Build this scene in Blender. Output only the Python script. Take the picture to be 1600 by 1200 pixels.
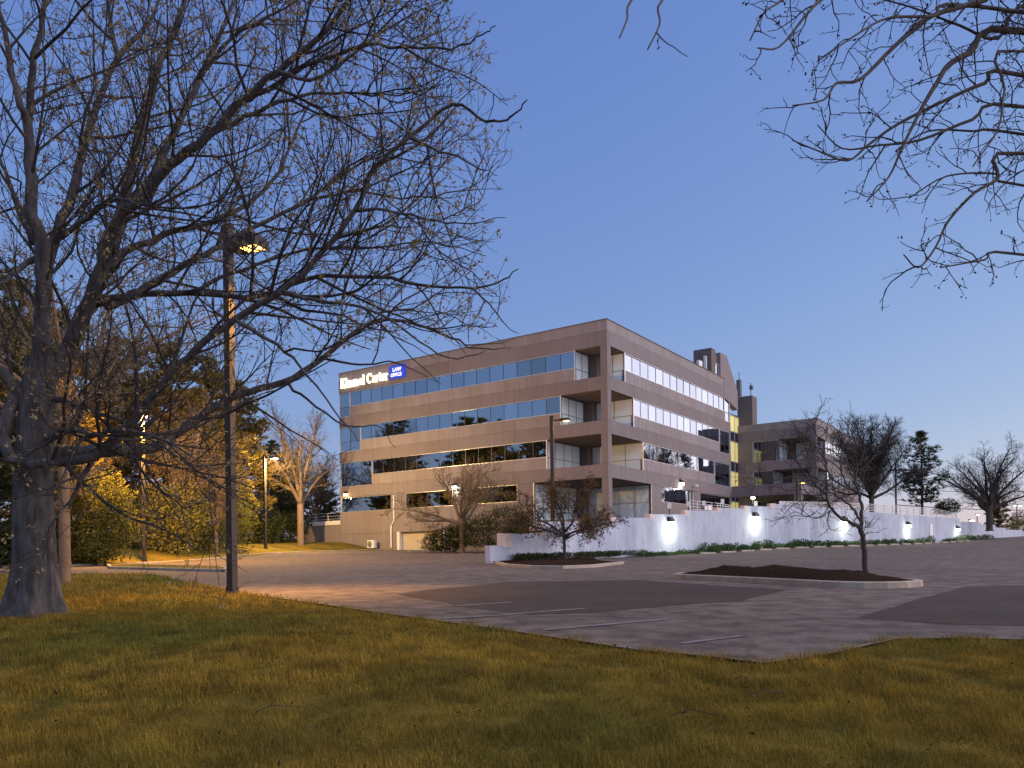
import bpy, bmesh, math, random, time
import numpy as np
from mathutils import Vector, Matrix
from mathutils import noise as mnoise
T0 = time.time()
random.seed(7)
for o in list(bpy.data.objects):
    bpy.data.objects.remove(o)
S = bpy.context.scene
COL = S.collection
PI = math.pi
R = math.radians

# ------------------------------------------------------------------ camera
F, CX, HY, ROLL, E = 1241.0, 800.0, 874.0, 0.012, 1.5
cam = bpy.data.cameras.new('camera')
cam.sensor_width = 36.0
cam.lens = F / 1600 * 36
cam.shift_y = (HY - 600) / 1600
cam.clip_start = 0.05
cam.clip_end = 6000
co = bpy.data.objects.new('camera', cam)
COL.objects.link(co)
co.matrix_world = Matrix.Translation((0, 0, E)) @ Matrix.Rotation(PI / 2, 4, 'X') @ Matrix.Rotation(-ROLL, 4, 'Z')
S.camera = co

# ------------------------------------------------------------------ sky, fill light, exposure
SUN_AZ, SUN_EL = R(76), R(5.0)          # clockwise from +Y: the afterglow is to the right
w = bpy.data.worlds.new('World')
S.world = w
w.use_nodes = True
nt = w.node_tree
bg = nt.nodes['Background']
sky = nt.nodes.new('ShaderNodeTexSky')
sky.sky_type = 'NISHITA'
sky.sun_disc = False
sky.sun_elevation = SUN_EL
sky.sun_rotation = SUN_AZ
sky.air_density = 1.0
sky.dust_density = 0.3
sky.ozone_density = 4.0
EXPO = 1.5
# one tone curve over the whole sky (a dusk exposure is flatter and pinker than the raw model)
sp = nt.nodes.new('ShaderNodeSeparateColor'); cb = nt.nodes.new('ShaderNodeCombineColor')
nt.links.new(sky.outputs[0], sp.inputs[0])
for k, (gam, amp) in enumerate([(.66, .96), (.58, .70), (.27, .765)]):
    p_ = nt.nodes.new('ShaderNodeMath'); p_.operation = 'POWER'; p_.inputs[1].default_value = gam
    q_ = nt.nodes.new('ShaderNodeMath'); q_.operation = 'MULTIPLY'; q_.inputs[1].default_value = amp * .3 ** gam / (.15 * 2 ** EXPO)
    nt.links.new(sp.outputs[k], p_.inputs[0]); nt.links.new(p_.outputs[0], q_.inputs[0]); nt.links.new(q_.outputs[0], cb.inputs[k])
nt.links.new(cb.outputs[0], bg.inputs[0])
bg.inputs[1].default_value = 0.15
sl = bpy.data.lights.new('dusk_fill', 'SUN')
sl.energy = 1.25
sl.angle = R(110)  # broad fill added to brighten the ground, higher than the sky's own sun
sl.color = (1.0, 0.87, 0.82)
so = bpy.data.objects.new('dusk_fill', sl)
COL.objects.link(so)
_e = R(28)
_d = Vector((math.sin(SUN_AZ + R(25)) * math.cos(_e), math.cos(SUN_AZ + R(25)) * math.cos(_e), math.sin(_e)))
so.rotation_euler = _d.to_track_quat('Z', 'Y').to_euler()
so.location = (60, 0, 60)
S.view_settings.view_transform = 'Standard'
S.view_settings.look = 'None'
S.view_settings.gamma = 1
S.view_settings.exposure = EXPO

# ------------------------------------------------------------------ pixel -> place
def uv(x, y):
    dx, dy = x - CX, y - HY
    c, s = math.cos(ROLL), math.sin(ROLL)
    return c * dx - s * dy, s * dx + c * dy
def at(x, y, Y):
    u, v = uv(x, y)
    return Vector((u * Y / F, Y, E - v * Y / F))

_py = np.array([-30, 0, 4, 5.5, 7.3, 9, 12, 14.5, 17, 25, 33, 42, 50, 60, 66, 74, 84, 95, 120, 160, 260, 500, 1500, 4000.])
_pz = np.array([-1.5, -1.5, -1.36, -1.22, -1.02, -.93, -.80, -.72, -.67, -.56, -.42, -.22, -.05, .26, .60, .85, 1.10, 1.52, 2.5, 4.0, 7, 12, 20, 30]) + E
YS = np.concatenate([np.arange(-12, 0, 3.), np.arange(0, 14, .5), np.arange(14, 130, 1.), [130, 140, 160, 200, 260, 350, 500, 900, 1600, 3500]])
XS = np.concatenate([[-2500, -900, -400, -200, -120, -80, -60], np.arange(-50, -10, 1.), np.arange(-10, 14, .5), np.arange(14, 90, 1.5), [90, 100, 120, 160, 240, 400, 900, 2500]])
def _sm(Y):
    acc = 0
    for k in (-1, -.5, 0, .5, 1):
        wdt = np.clip(np.asarray(Y) * .1, .2, 3)
        acc = acc + np.interp(np.asarray(Y) + k * wdt, _py, _pz)
    return acc / 5
PZ = _sm(YS)
def prof(Y):
    return float(np.interp(Y, YS, PZ))
KERB_FAR = [(-60, 30), (-30, 44), (-22.9, 51), (-22.0, 62), (-21.5, 70), (-19.5, 78), (-15.5, 84), (-11.0, 90)]
def smooth(t):
    t = np.clip(t, 0, 1)
    return t * t * (3 - 2 * t)
def berm(X, Y):
    """rise of the lawn behind the far kerb (left)"""
    X = np.asarray(X, float); Y = np.asarray(Y, float)
    best = np.full(X.shape, 1e9); sgn = np.zeros(X.shape)
    for (x0, y0), (x1, y1) in zip(KERB_FAR[:-1], KERB_FAR[1:]):
        dx, dy = x1 - x0, y1 - y0
        t = np.clip(((X - x0) * dx + (Y - y0) * dy) / (dx * dx + dy * dy), 0, 1)
        px, py = x0 + t * dx, y0 + t * dy
        d = np.hypot(X - px, Y - py)
        c = dx * (Y - y0) - dy * (X - x0)
        m = d < best
        best = np.where(m, d, best); sgn = np.where(m, c, sgn)
    return np.where(sgn > 0, 0.75 * smooth(best / 7.0) + .12 * smooth(best / .3), 0) * (np.asarray(Y) < 160)
def gz(X, Y):
    return prof(Y) + float(berm(np.array([X]), np.array([Y]))[0])
def g(x, y, lo=3.0, hi=300.0):
    """pixel -> point on the ground profile"""
    u, v = uv(x, y)
    Y = np.arange(lo, hi, .05)
    f = (E - v * Y / F) - np.interp(Y, YS, PZ)
    i = np.where(f <= 0)[0]
    Yh = Y[i[0]] if len(i) else hi
    return Vector((u * Yh / F, Yh, prof(Yh)))

# ------------------------------------------------------------------ materials
def nodes_of(m):
    m.use_nodes = True
    return m.node_tree, m.node_tree.nodes['Principled BSDF']
def lin(c):
    return tuple(c) + (1,)
def mat(name, col, rough=.8, col2=None, scale=3.0, bump=0.0, bscale=40.0, metal=0.0, detail=6.0, stretch=None, rnd=0.0, spec=.5, col3=None, scale3=.4):
    m = bpy.data.materials.new(name)
    t, p = nodes_of(m)
    p.inputs['Roughness'].default_value = rough
    p.inputs['Metallic'].default_value = metal
    p.inputs['Specular IOR Level'].default_value = spec
    tc = t.nodes.new('ShaderNodeTexCoord')
    src = tc.outputs['Object']
    if stretch:
        mp = t.nodes.new('ShaderNodeMapping')
        mp.inputs['Scale'].default_value = stretch
        t.links.new(src, mp.inputs[0]); src = mp.outputs[0]
    out = None
    if col2 is not None:
        n = t.nodes.new('ShaderNodeTexNoise')
        n.inputs['Scale'].default_value = scale; n.inputs['Detail'].default_value = detail
        n.inputs['Roughness'].default_value = .65
        t.links.new(src, n.inputs['Vector'])
        r = t.nodes.new('ShaderNodeValToRGB')
        r.color_ramp.elements[0].position = .35; r.color_ramp.elements[0].color = lin(col)
        r.color_ramp.elements[1].position = .65; r.color_ramp.elements[1].color = lin(col2)
        t.links.new(n.outputs[0], r.inputs[0])
        out = r.outputs[0]
        if col3 is not None:
            n3 = t.nodes.new('ShaderNodeTexNoise')
            n3.inputs['Scale'].default_value = scale3; n3.inputs['Detail'].default_value = 5
            t.links.new(src, n3.inputs['Vector'])
            r3 = t.nodes.new('ShaderNodeValToRGB')
            r3.color_ramp.elements[0].position = .45; r3.color_ramp.elements[1].position = .68
            t.links.new(n3.outputs[0], r3.inputs[0])
            mx = t.nodes.new('ShaderNodeMix'); mx.data_type = 'RGBA'
            t.links.new(r3.outputs[0], mx.inputs[0]); t.links.new(out, mx.inputs[6]); mx.inputs[7].default_value = lin(col3)
            out = mx.outputs[2]
    if rnd > 0:
        oi = t.nodes.new('ShaderNodeObjectInfo')
        mr = t.nodes.new('ShaderNodeMapRange')
        mr.inputs['To Min'].default_value = 1 - rnd; mr.inputs['To Max'].default_value = 1 + rnd
        t.links.new(oi.outputs['Random'], mr.inputs[0])
        h = t.nodes.new('ShaderNodeHueSaturation')
        if out: t.links.new(out, h.inputs['Color'])
        else: h.inputs['Color'].default_value = lin(col)
        t.links.new(mr.outputs[0], h.inputs['Value'])
        out = h.outputs[0]
    if out: t.links.new(out, p.inputs['Base Color'])
    else: p.inputs['Base Color'].default_value = lin(col)
    if bump > 0:
        nb = t.nodes.new('ShaderNodeTexNoise')
        nb.inputs['Scale'].default_value = bscale; nb.inputs['Detail'].default_value = 5
        t.links.new(src, nb.inputs['Vector'])
        b = t.nodes.new('ShaderNodeBump')
        b.inputs['Strength'].default_value = min(1, bump); b.inputs['Distance'].default_value = .03
        t.links.new(nb.outputs[0], b.inputs['Height']); t.links.new(b.outputs[0], p.inputs['Normal'])
    return m
def emit(name, col, k):
    m = bpy.data.materials.new(name)
    t, p = nodes_of(m)
    p.inputs['Base Color'].default_value = lin(col)
    p.inputs['Emission Color'].default_value = lin(col)
    p.inputs['Emission Strength'].default_value = k
    return m
def leaf_mat(name, c1, c2, trans=.35, scale=.8, c3=None):
    m = mat(name, c1, .75, c2, scale, spec=.2, rnd=.12, col3=c3, scale3=.25)
    t, p = nodes_of(m)
    out = t.nodes['Material Output']
    tr = t.nodes.new('ShaderNodeBsdfTranslucent')
    src = p.inputs['Base Color'].links[0].from_socket
    t.links.new(src, tr.inputs['Color'])
    mx = t.nodes.new('ShaderNodeMixShader'); mx.inputs[0].default_value = trans
    t.links.new(p.outputs[0], mx.inputs[1]); t.links.new(tr.outputs[0], mx.inputs[2])
    t.links.new(mx.outputs[0], out.inputs[0])
    return m
M = {}
M['aggregate'] = mat('aggregate', (.165, .140, .142), .95, (.305, .262, .265), 14, bump=.9, bscale=22, rnd=.05, detail=8, col3=(.21, .174, .166), scale3=.22)
M['concrete'] = mat('concrete', (.265, .232, .232), .92, (.308, .272, .272), 1.1, bump=.15, bscale=60, rnd=.035, col3=(.25, .212, .198), scale3=.3, stretch=(1, 1, .35))
def streaks(m, lo=.80, hi=1.06):
    t, p = nodes_of(m)
    src = p.inputs['Base Color'].links[0].from_socket
    tc = t.nodes.new('ShaderNodeTexCoord'); mp = t.nodes.new('ShaderNodeMapping'); mp.inputs['Scale'].default_value = (2.2, 2.2, .14)
    n = t.nodes.new('ShaderNodeTexNoise'); n.inputs['Scale'].default_value = 1.0; n.inputs['Detail'].default_value = 7; n.inputs['Roughness'].default_value = .65
    t.links.new(tc.outputs['Object'], mp.inputs[0]); t.links.new(mp.outputs[0], n.inputs['Vector'])
    mr = t.nodes.new('ShaderNodeMapRange'); mr.inputs[1].default_value = .32; mr.inputs[2].default_value = .6; mr.inputs[3].default_value = lo; mr.inputs[4].default_value = hi
    t.links.new(n.outputs[0], mr.inputs[0])
    h = t.nodes.new('ShaderNodeHueSaturation'); t.links.new(src, h.inputs['Color']); t.links.new(mr.outputs[0], h.inputs['Value']); t.links.new(h.outputs[0], p.inputs['Base Color'])
streaks(M['aggregate'], .91, 1.04); streaks(M['concrete'], .87, 1.05)
M['soffit'] = mat('soffit', (.20, .145, .115), .9, (.24, .175, .14), 1.0)
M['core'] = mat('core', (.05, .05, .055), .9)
M['roof'] = mat('roof', (.15, .15, .15), .95)
M['darkconc'] = mat('darkconc', (.13, .108, .10), .95, (.175, .147, .138), 10, bump=.5, bscale=30)
M['trim'] = mat('trim', (.62, .62, .64), .35, metal=.6)
M['mull'] = mat('mull', (.10, .115, .14), .4, metal=.5)
def glass(name, tint, rough=.02, rnd=.1):
    m = mat(name, tint, rough, metal=1.0, rnd=rnd)
    t, p = nodes_of(m)
    tc = t.nodes.new('ShaderNodeTexCoord')
    n = t.nodes.new('ShaderNodeTexNoise'); n.inputs['Scale'].default_value = .7; n.inputs['Detail'].default_value = 1
    t.links.new(tc.outputs['Object'], n.inputs['Vector'])
    b = t.nodes.new('ShaderNodeBump'); b.inputs['Strength'].default_value = .12; b.inputs['Distance'].default_value = .02
    t.links.new(n.outputs[0], b.inputs['Height']); t.links.new(b.outputs[0], p.inputs['Normal'])
    return m
M['glass'] = glass('glass', (.29, .33, .42), rnd=.14)
M['glassdark'] = glass('glassdark', (.23, .255, .30))
M['glass_skytone'] = mat('glass_skytone', (.70, .84, .92), .10, (.76, .88, .95), .6, spec=.9, rnd=.06)  # pale blue base paints in the sky reflection of the balcony panes
M['asphalt'] = mat('asphalt', (.125, .112, .112), .93, (.165, .148, .146), .35, bump=.35, bscale=90, detail=10, col3=(.095, .085, .083), scale3=.12, spec=.25)
def weather(m, crack=1.0):
    t, p = nodes_of(m)
    src = p.inputs['Base Color'].links[0].from_socket
    tc = t.nodes.new('ShaderNodeTexCoord')
    mp = t.nodes.new('ShaderNodeMapping'); mp.inputs['Scale'].default_value = (.16, .9, 1)
    mp.inputs['Rotation'].default_value = (0, 0, .5)
    n = t.nodes.new('ShaderNodeTexNoise'); n.inputs['Scale'].default_value = 1.3; n.inputs['Detail'].default_value = 9; n.inputs['Roughness'].default_value = .7
    t.links.new(tc.outputs['Object'], mp.inputs[0]); t.links.new(mp.outputs[0], n.inputs['Vector'])
    r = t.nodes.new('ShaderNodeValToRGB'); r.color_ramp.elements[0].position = .36; r.color_ramp.elements[0].color = (.42, .40, .40, 1); r.color_ramp.elements[1].position = .52; r.color_ramp.elements[1].color = (1, 1, 1, 1)
    t.links.new(n.outputs[0], r.inputs[0])
    w_ = t.nodes.new('ShaderNodeTexNoise'); w_.inputs['Scale'].default_value = .7; w_.inputs['Detail'].default_value = 6
    t.links.new(tc.outputs['Object'], w_.inputs['Vector'])
    ad = t.nodes.new('ShaderNodeMix'); ad.data_type = 'VECTOR'; ad.inputs[0].default_value = .55
    t.links.new(tc.outputs['Object'], ad.inputs[4]); t.links.new(w_.outputs['Color'], ad.inputs[5])
    vo = t.nodes.new('ShaderNodeTexVoronoi'); vo.feature = 'DISTANCE_TO_EDGE'; vo.inputs['Scale'].default_value = .55
    t.links.new(ad.outputs[1], vo.inputs['Vector'])
    rc = t.nodes.new('ShaderNodeValToRGB'); rc.color_ramp.elements[0].position = .0; rc.color_ramp.elements[0].color = (.45, .42, .42, 1); rc.color_ramp.elements[1].position = .02; rc.color_ramp.elements[1].color = (1, 1, 1, 1)
    t.links.new(vo.outputs['Distance'], rc.inputs[0])
    m1 = t.nodes.new('ShaderNodeMix'); m1.data_type = 'RGBA'; m1.blend_type = 'MULTIPLY'; m1.inputs[0].default_value = .16
    t.links.new(src, m1.inputs[6]); t.links.new(r.outputs[0], m1.inputs[7])
    m2 = t.nodes.new('ShaderNodeMix'); m2.data_type = 'RGBA'; m2.blend_type = 'MULTIPLY'; m2.inputs[0].default_value = crack * .45
    t.links.new(m1.outputs[2], m2.inputs[6]); t.links.new(rc.outputs[0], m2.inputs[7])
    t.links.new(m2.outputs[2], p.inputs['Base Color'])
M['asphalt'] = mat('asphalt', (.130, .099, .080), .93, (.163, .126, .102), .35, bump=.35, bscale=90, detail=10, col3=(.115, .089, .073), scale3=.12, spec=.2)
weather(M['asphalt'])
M['edging'] = mat('edging', (.20, .165, .12), .95, (.11, .085, .05), 3)
M['patch'] = mat('patch', (.047, .034, .027), .95, (.068, .049, .039), .5, bump=.35, bscale=90, spec=.2)
M['paint'] = mat('paint', (.24, .215, .20), .85, (.12, .10, .09), 4, detail=8)
M['kerb'] = mat('kerb', (.42, .345, .27), .9, (.31, .25, .19), 3, bump=.4, bscale=50, rnd=.10)
M['mulch'] = mat('mulch', (.018, .011, .008), 1, (.055, .036, .026), 22, bump=1, bscale=16, spec=.0)
M['soil'] = mat('soil', (.085, .066, .046), .95, (.13, .10, .065), 6, bump=.6, bscale=30)
M['white'] = mat('whitewall', (.43, .465, .57), .9, (.55, .58, .67), 2.2, bump=1, bscale=7, col3=(.37, .405, .51), scale3=.6, stretch=(1, 1, .45))  # lavender of the skylight is put into the white paint colour
streaks(M['white'], .92, 1.04)
M['pinkcap'] = mat('pinkcap', (.62, .48, .43), .9, (.70, .58, .53), 2)
M['bronze'] = mat('bronze', (.028, .021, .018), .6, (.04, .031, .027), 3, metal=.2)
M['rail'] = mat('rail', (.68, .68, .67), .45, metal=.2)
M['wpaint'] = mat('wpaint', (.75, .74, .72), .5)
M['garage'] = mat('garage', (.52, .46, .38), .6, (.46, .40, .33), 2)
M['bark_oak'] = mat('bark_oak', (.022, .019, .020), .95, (.10, .092, .094), 9, bump=1, bscale=14, stretch=(1, 1, .26), detail=9)
M['bark_grey'] = mat('bark_grey', (.045, .037, .033), .95, (.085, .07, .062), 8, bump=.8, bscale=20, stretch=(1, 1, .3))
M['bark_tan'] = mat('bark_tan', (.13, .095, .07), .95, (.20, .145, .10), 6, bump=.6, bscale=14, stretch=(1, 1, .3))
M['bark_sodium'] = mat('bark_sodium', (.20, .115, .065), .95, (.30, .17, .09), 6, bump=.6, bscale=14, stretch=(1, 1, .3))  # sodium lamp orange is put into the bark colour of this trunk
M['twig'] = mat('twig', (.024, .020, .020), .9, (.038, .031, .029), 5)
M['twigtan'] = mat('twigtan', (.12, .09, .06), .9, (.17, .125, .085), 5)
M['bud'] = leaf_mat('bud', (.20, .155, .07), (.30, .23, .12))
M['pine'] = leaf_mat('pine', (.11, .085, .018), (.19, .135, .028), .25, .6)  # gold of the lamp light is mixed into the needle colour
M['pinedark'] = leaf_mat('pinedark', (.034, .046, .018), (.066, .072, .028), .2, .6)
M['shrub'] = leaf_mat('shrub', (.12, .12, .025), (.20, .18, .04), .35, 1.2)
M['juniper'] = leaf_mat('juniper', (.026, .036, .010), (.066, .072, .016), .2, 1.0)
M['weeds'] = leaf_mat('weeds', (.03, .07, .02), (.07, .13, .03), .3, 1.0)
M['brownleaf'] = leaf_mat('brownleaf', (.13, .075, .03), (.19, .125, .045), .35, 1.5)
M['grassblade'] = leaf_mat('grassblade', (.20, .135, .020), (.31, .20, .028), .3, .8, c3=(.105, .115, .02))  # dormant yellow-olive, with the lamps' amber added to the colour
def speckle(m, sc=90, lo=.45, hi=1.7):
    flat = m.name in ('asphalt', 'patch')
    t, p = nodes_of(m)
    src = p.inputs['Base Color'].links[0].from_socket
    tc = t.nodes.new('ShaderNodeTexCoord'); n = t.nodes.new('ShaderNodeTexNoise'); n.inputs['Scale'].default_value = sc; n.inputs['Detail'].default_value = 2
    t.links.new(tc.outputs['Object'], n.inputs['Vector'])
    n2 = t.nodes.new('ShaderNodeTexNoise'); n2.inputs['Scale'].default_value = 2.6; n2.inputs['Detail'].default_value = 5
    t.links.new(tc.outputs['Object'], n2.inputs['Vector'])
    mr = t.nodes.new('ShaderNodeMapRange'); mr.inputs[1].default_value = .3; mr.inputs[2].default_value = .7; mr.inputs[3].default_value = lo; mr.inputs[4].default_value = hi
    t.links.new(n.outputs[0], mr.inputs[0])
    m2 = t.nodes.new('ShaderNodeMapRange'); m2.inputs[1].default_value = .35; m2.inputs[2].default_value = .65; m2.inputs[3].default_value = .95 if flat else .62; m2.inputs[4].default_value = 1.05 if flat else 1.25
    t.links.new(n2.outputs[0], m2.inputs[0])
    mm = t.nodes.new('ShaderNodeMath'); mm.operation = 'MULTIPLY'
    t.links.new(mr.outputs[0], mm.inputs[0]); t.links.new(m2.outputs[0], mm.inputs[1])
    h = t.nodes.new('ShaderNodeHueSaturation'); t.links.new(src, h.inputs['Color']); t.links.new(mm.outputs[0], h.inputs['Value'])
    for l in [l for l in t.links if l.from_socket == src and l.to_node != h and l.to_socket.name in ('Base Color', 'Color')]:
        ts = l.to_socket; t.links.remove(l); t.links.new(h.outputs[0], ts)
speckle(M['grassblade'])
speckle(M['asphalt'], 45, .72, 1.28)
speckle(M['patch'], 45, .72, 1.28)
M['lawn'] = mat('lawn', (.125, .088, .015), .95, (.20, .135, .023), 1.6, bump=.9, bscale=45, detail=12, col3=(.07, .07, .014), scale3=.35, spec=.05)  # same lamp amber mixed into the turf colour as in the blades
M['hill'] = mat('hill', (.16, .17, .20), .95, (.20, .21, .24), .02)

# ------------------------------------------------------------------ mesh helpers
def link(o, parent=None):
    COL.objects.link(o)
    if parent is not None: o.parent = parent
    return o
def tag(o, label=None, cat=None, group=None, kind=None):
    if label: o['label'] = label
    if cat: o['category'] = cat
    if group: o['group'] = group
    if kind: o['kind'] = kind
    return o
def empty(name, loc, rz=0):
    o = bpy.data.objects.new(name, None)
    o.empty_display_size = .3
    o.location = loc; o.rotation_euler = (0, 0, rz)
    return link(o)
class MB:
    def __init__(s): s.v = []; s.f = []
    def add(s, v, f):
        n = len(s.v); s.v += [tuple(p) for p in v]; s.f += [tuple(i + n for i in q) for q in f]; return s
    def box(s, x0, x1, y0, y1, z0, z1):
        return s.add([(x0, y0, z0), (x1, y0, z0), (x1, y1, z0), (x0, y1, z0), (x0, y0, z1), (x1, y0, z1), (x1, y1, z1), (x0, y1, z1)],
                     [(0, 3, 2, 1), (4, 5, 6, 7), (0, 1, 5, 4), (1, 2, 6, 5), (2, 3, 7, 6), (3, 0, 4, 7)])
    def prism(s, poly, z0, z1):
        n = len(poly)
        s.add([(p[0], p[1], z0) for p in poly] + [(p[0], p[1], z1) for p in poly],
              [tuple(range(n - 1, -1, -1)), tuple(range(n, 2 * n))] + [(i, (i + 1) % n, n + (i + 1) % n, n + i) for i in range(n)])
        return s
    def extr(s, poly3, vec):
        """extrude a 3D polygon along vec"""
        n = len(poly3); vec = Vector(vec)
        a = [Vector(p) for p in poly3]
        s.add(a + [p + vec for p in a], [tuple(range(n - 1, -1, -1)), tuple(range(n, 2 * n))] + [(i, (i + 1) % n, n + (i + 1) % n, n + i) for i in range(n)])
        return s
    def tube(s, pts, rad, sides=6, cap=True):
        n = len(pts); base = len(s.v)
        cs = [(math.cos(2 * PI * k / sides), math.sin(2 * PI * k / sides)) for k in range(sides)]
        for i, p in enumerate(pts):
            t = (pts[min(i + 1, n - 1)] - pts[max(i - 1, 0)])
            if t.length < 1e-9: t = Vector((0, 0, 1))
            t.normalize()
            ref = Vector((0, 1, 0)) if abs(t.y) < .8 else Vector((1, 0, 0))
            a = t.cross(ref); a.normalize(); b = t.cross(a)
            r = rad[i] if hasattr(rad, '__len__') else rad
            for c, q in cs:
                s.v.append((p.x + r * (a.x * c + b.x * q), p.y + r * (a.y * c + b.y * q), p.z + r * (a.z * c + b.z * q)))
        for i in range(n - 1):
            o0 = base + i * sides
            for k in range(sides):
                k2 = (k + 1) % sides
                s.f.append((o0 + k, o0 + k2, o0 + sides + k2, o0 + sides + k))
        if cap and sides > 3:
            s.f.append(tuple(base + k for k in range(sides - 1, -1, -1)))
            s.f.append(tuple(base + (n - 1) * sides + k for k in range(sides)))
        return s
    def build(s, name, m, parent=None, smooth=False, fix=True):
        me = bpy.data.meshes.new(name)
        me.from_pydata(s.v, [], s.f)
        if fix:
            bm = bmesh.new(); bm.from_mesh(me); bmesh.ops.recalc_face_normals(bm, faces=bm.faces); bm.to_mesh(me); bm.free()
        if smooth: me.polygons.foreach_set('use_smooth', [True] * len(me.polygons))
        me.materials.append(M[m] if isinstance(m, str) else m)
        me.update()
        return link(bpy.data.objects.new(name, me), parent)
def raw_mesh(name, V, Fc, m, parent=None, smooth=False):
    """numpy fast path: V (n,3), Fc (k,3 or 4)"""
    V = np.asarray(V, np.float32); Fc = np.asarray(Fc, np.int32)
    me = bpy.data.meshes.new(name)
    k, n = Fc.shape
    me.vertices.add(len(V)); me.vertices.foreach_set('co', V.ravel())
    me.loops.add(k * n); me.loops.foreach_set('vertex_index', Fc.ravel())
    me.polygons.add(k); me.polygons.foreach_set('loop_start', np.arange(0, k * n, n, dtype=np.int32))
    if smooth: me.polygons.foreach_set('use_smooth', np.ones(k, bool))
    me.materials.append(M[m] if isinstance(m, str) else m)
    me.update(calc_edges=True)
    me.validate()
    return link(bpy.data.objects.new(name, me), parent)
def copy_tree(o, parent=None):
    c = o.copy(); COL.objects.link(c); c.parent = parent
    for ch in list(o.children): copy_tree(ch, c)
    return c
def ordinal(i):
    return ['first', 'second', 'third', 'fourth', 'fifth', 'sixth', 'seventh', 'eighth', 'ninth', 'tenth', 'eleventh', 'twelfth', 'thirteenth', 'fourteenth', 'fifteenth', 'sixteenth', 'seventeenth', 'eighteenth', 'nineteenth', 'twentieth'][i]
def drape(poly, off, name, m, kind='structure', parent=None):
    """flat outline laid on the ground profile, cut at every profile line so it follows it exactly"""
    bm = bmesh.new()
    f = bm.faces.new([bm.verts.new((p[0], p[1], 0)) for p in poly])
    ys = [p[1] for p in poly]
    for y in YS:
        if min(ys) < y < max(ys):
            bmesh.ops.bisect_plane(bm, geom=bm.verts[:] + bm.edges[:] + bm.faces[:], plane_co=(0, y, 0), plane_no=(0, 1, 0), dist=1e-5)
    for v in bm.verts: v.co.z = prof(v.co.y) + off
    bmesh.ops.triangulate(bm, faces=bm.faces[:])
    for f in bm.faces:
        f.normal_update()
        if f.normal.z < 0: f.normal_flip()
    me = bpy.data.meshes.new(name); bm.to_mesh(me); bm.free()
    me.materials.append(M[m])
    o = link(bpy.data.objects.new(name, me), parent)
    if kind and parent is None: o['kind'] = kind
    return o
# ================================================================== GROUND
XX, YY = np.meshgrid(XS, YS)
ZZ = PZ[:, None] + np.zeros_like(XX) + berm(XX, YY)
nx, ny = len(XS), len(YS)
V = np.stack([XX.ravel(), YY.ravel(), ZZ.ravel()], 1)
ii, jj = np.meshgrid(np.arange(nx - 1), np.arange(ny - 1))
a = (jj * nx + ii).ravel()
gr = raw_mesh('ground', V, np.stack([a, a + 1, a + nx + 1, a + nx], 1), 'lawn', smooth=True)
gr['kind'] = 'structure'

# building frame: origin at the near corner; +x runs along the right facade, +y along the left one
BO = Vector((8.6, 70.0, E)); BA = math.atan2(.82, .572)
eR = Vector((math.cos(BA), math.sin(BA), 0)); eL = Vector((-math.sin(BA), math.cos(BA), 0))
def bw(x, y, z=0): return BO + eR * x + eL * y + Vector((0, 0, z))

# white retaining wall: plan line (front face) from its near end to the far right
WALL = [(-1.4, 42.0), (3.6, 48.2), (11.6, 58.0), (20.3, 66.2), (30.9, 74.4), (41.8, 84.0), (53.2, 95.5), (80.0, 124.0), (110, 150)]
kx = [v.xy for v in [g(1600, 1002), g(1500, 1000.5), g(1400, 1001), g(1300, 1024), g(1195, 1041), g(1100, 1028), g(1000, 1019), g(800, 989), g(575, 957), g(376, 928.5), g(237, 897.5)]]
near_edge = [Vector((60, 6.5)), Vector((20, 8.2))] + kx
asph = [tuple(p) for p in near_edge] + [(-36, 40)] + KERB_FAR[1:]
asph += [bw(0, 27, 0).xy[:], bw(.3, 25.2).xy[:], bw(.3, 18.8).xy[:]]
asph += [g(640, 863).xy[:], g(700, 861).xy[:], g(770, 857.5).xy[:]]
asph += [WALL[0]] + WALL[1:] + [(170, 150), (170, 6.5)]
asph = [tuple(p) for p in asph]
drape(asph, .015, 'parking_lot', 'asphalt')
LOT = bpy.data.objects['parking_lot']
def rough_edge(poly, amp=.22, step=.7):
    out = []; n = len(poly)
    for i in range(n):
        p, q = Vector(poly[i]), Vector(poly[(i + 1) % n]); k = max(1, int((q - p).length / step))
        nn = Vector((-(q - p).y, (q - p).x)).normalized()
        for j in range(k):
            t = p.lerp(q, j / k); out.append(t + nn * amp * (mnoise.noise(Vector((t.x * .7, t.y * .7, 9))) + .4 * mnoise.noise(Vector((t.x * 2.3, t.y * 2.3, 1)))))
    return out
drape(rough_edge([g(*p).xy for p in [(620, 930), (661, 924), (796, 910.5), (1000, 907), (1060, 912), (1230, 923), (1150, 940), (925, 959), (830, 962), (717, 949)]]), .019, 'asphalt_patch', 'patch', parent=LOT)
drape(rough_edge([g(*p).xy for p in [(1345, 968), (1420, 944), (1510, 918), (1720, 912), (1720, 984), (1480, 978)]], .1), .019, 'asphalt_patch', 'patch', parent=LOT)
for (x0, y0, x1, y1, wd) in [(648, 892.5, 755, 884, .12), (704, 868.5, 734, 865, .3), (691, 969, 800, 963, .10), (710, 949, 800, 943, .10), (800, 962, 914, 953, .10), (850, 987, 1045, 970, .10),
                             (1065, 1009, 1160, 997, .08), (992, 897.5, 1037, 895, .3), (1195, 891, 1235, 896, .1), (1247, 885, 1300, 890, .1), (1472, 904, 1522, 907, .12), (1300, 877, 1370, 880, .1), (1140, 873, 1175, 876, .1), (690, 893.5, 745, 888.5, .25)]:
    a, b = g(x0, y0).xy, g(x1, y1).xy
    d = (b - a).normalized(); nn = Vector((-d.y, d.x)) * wd / 2
    drape([a + nn, b + nn, b - nn, a - nn], .024, 'painted_line', 'paint', parent=LOT)

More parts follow.
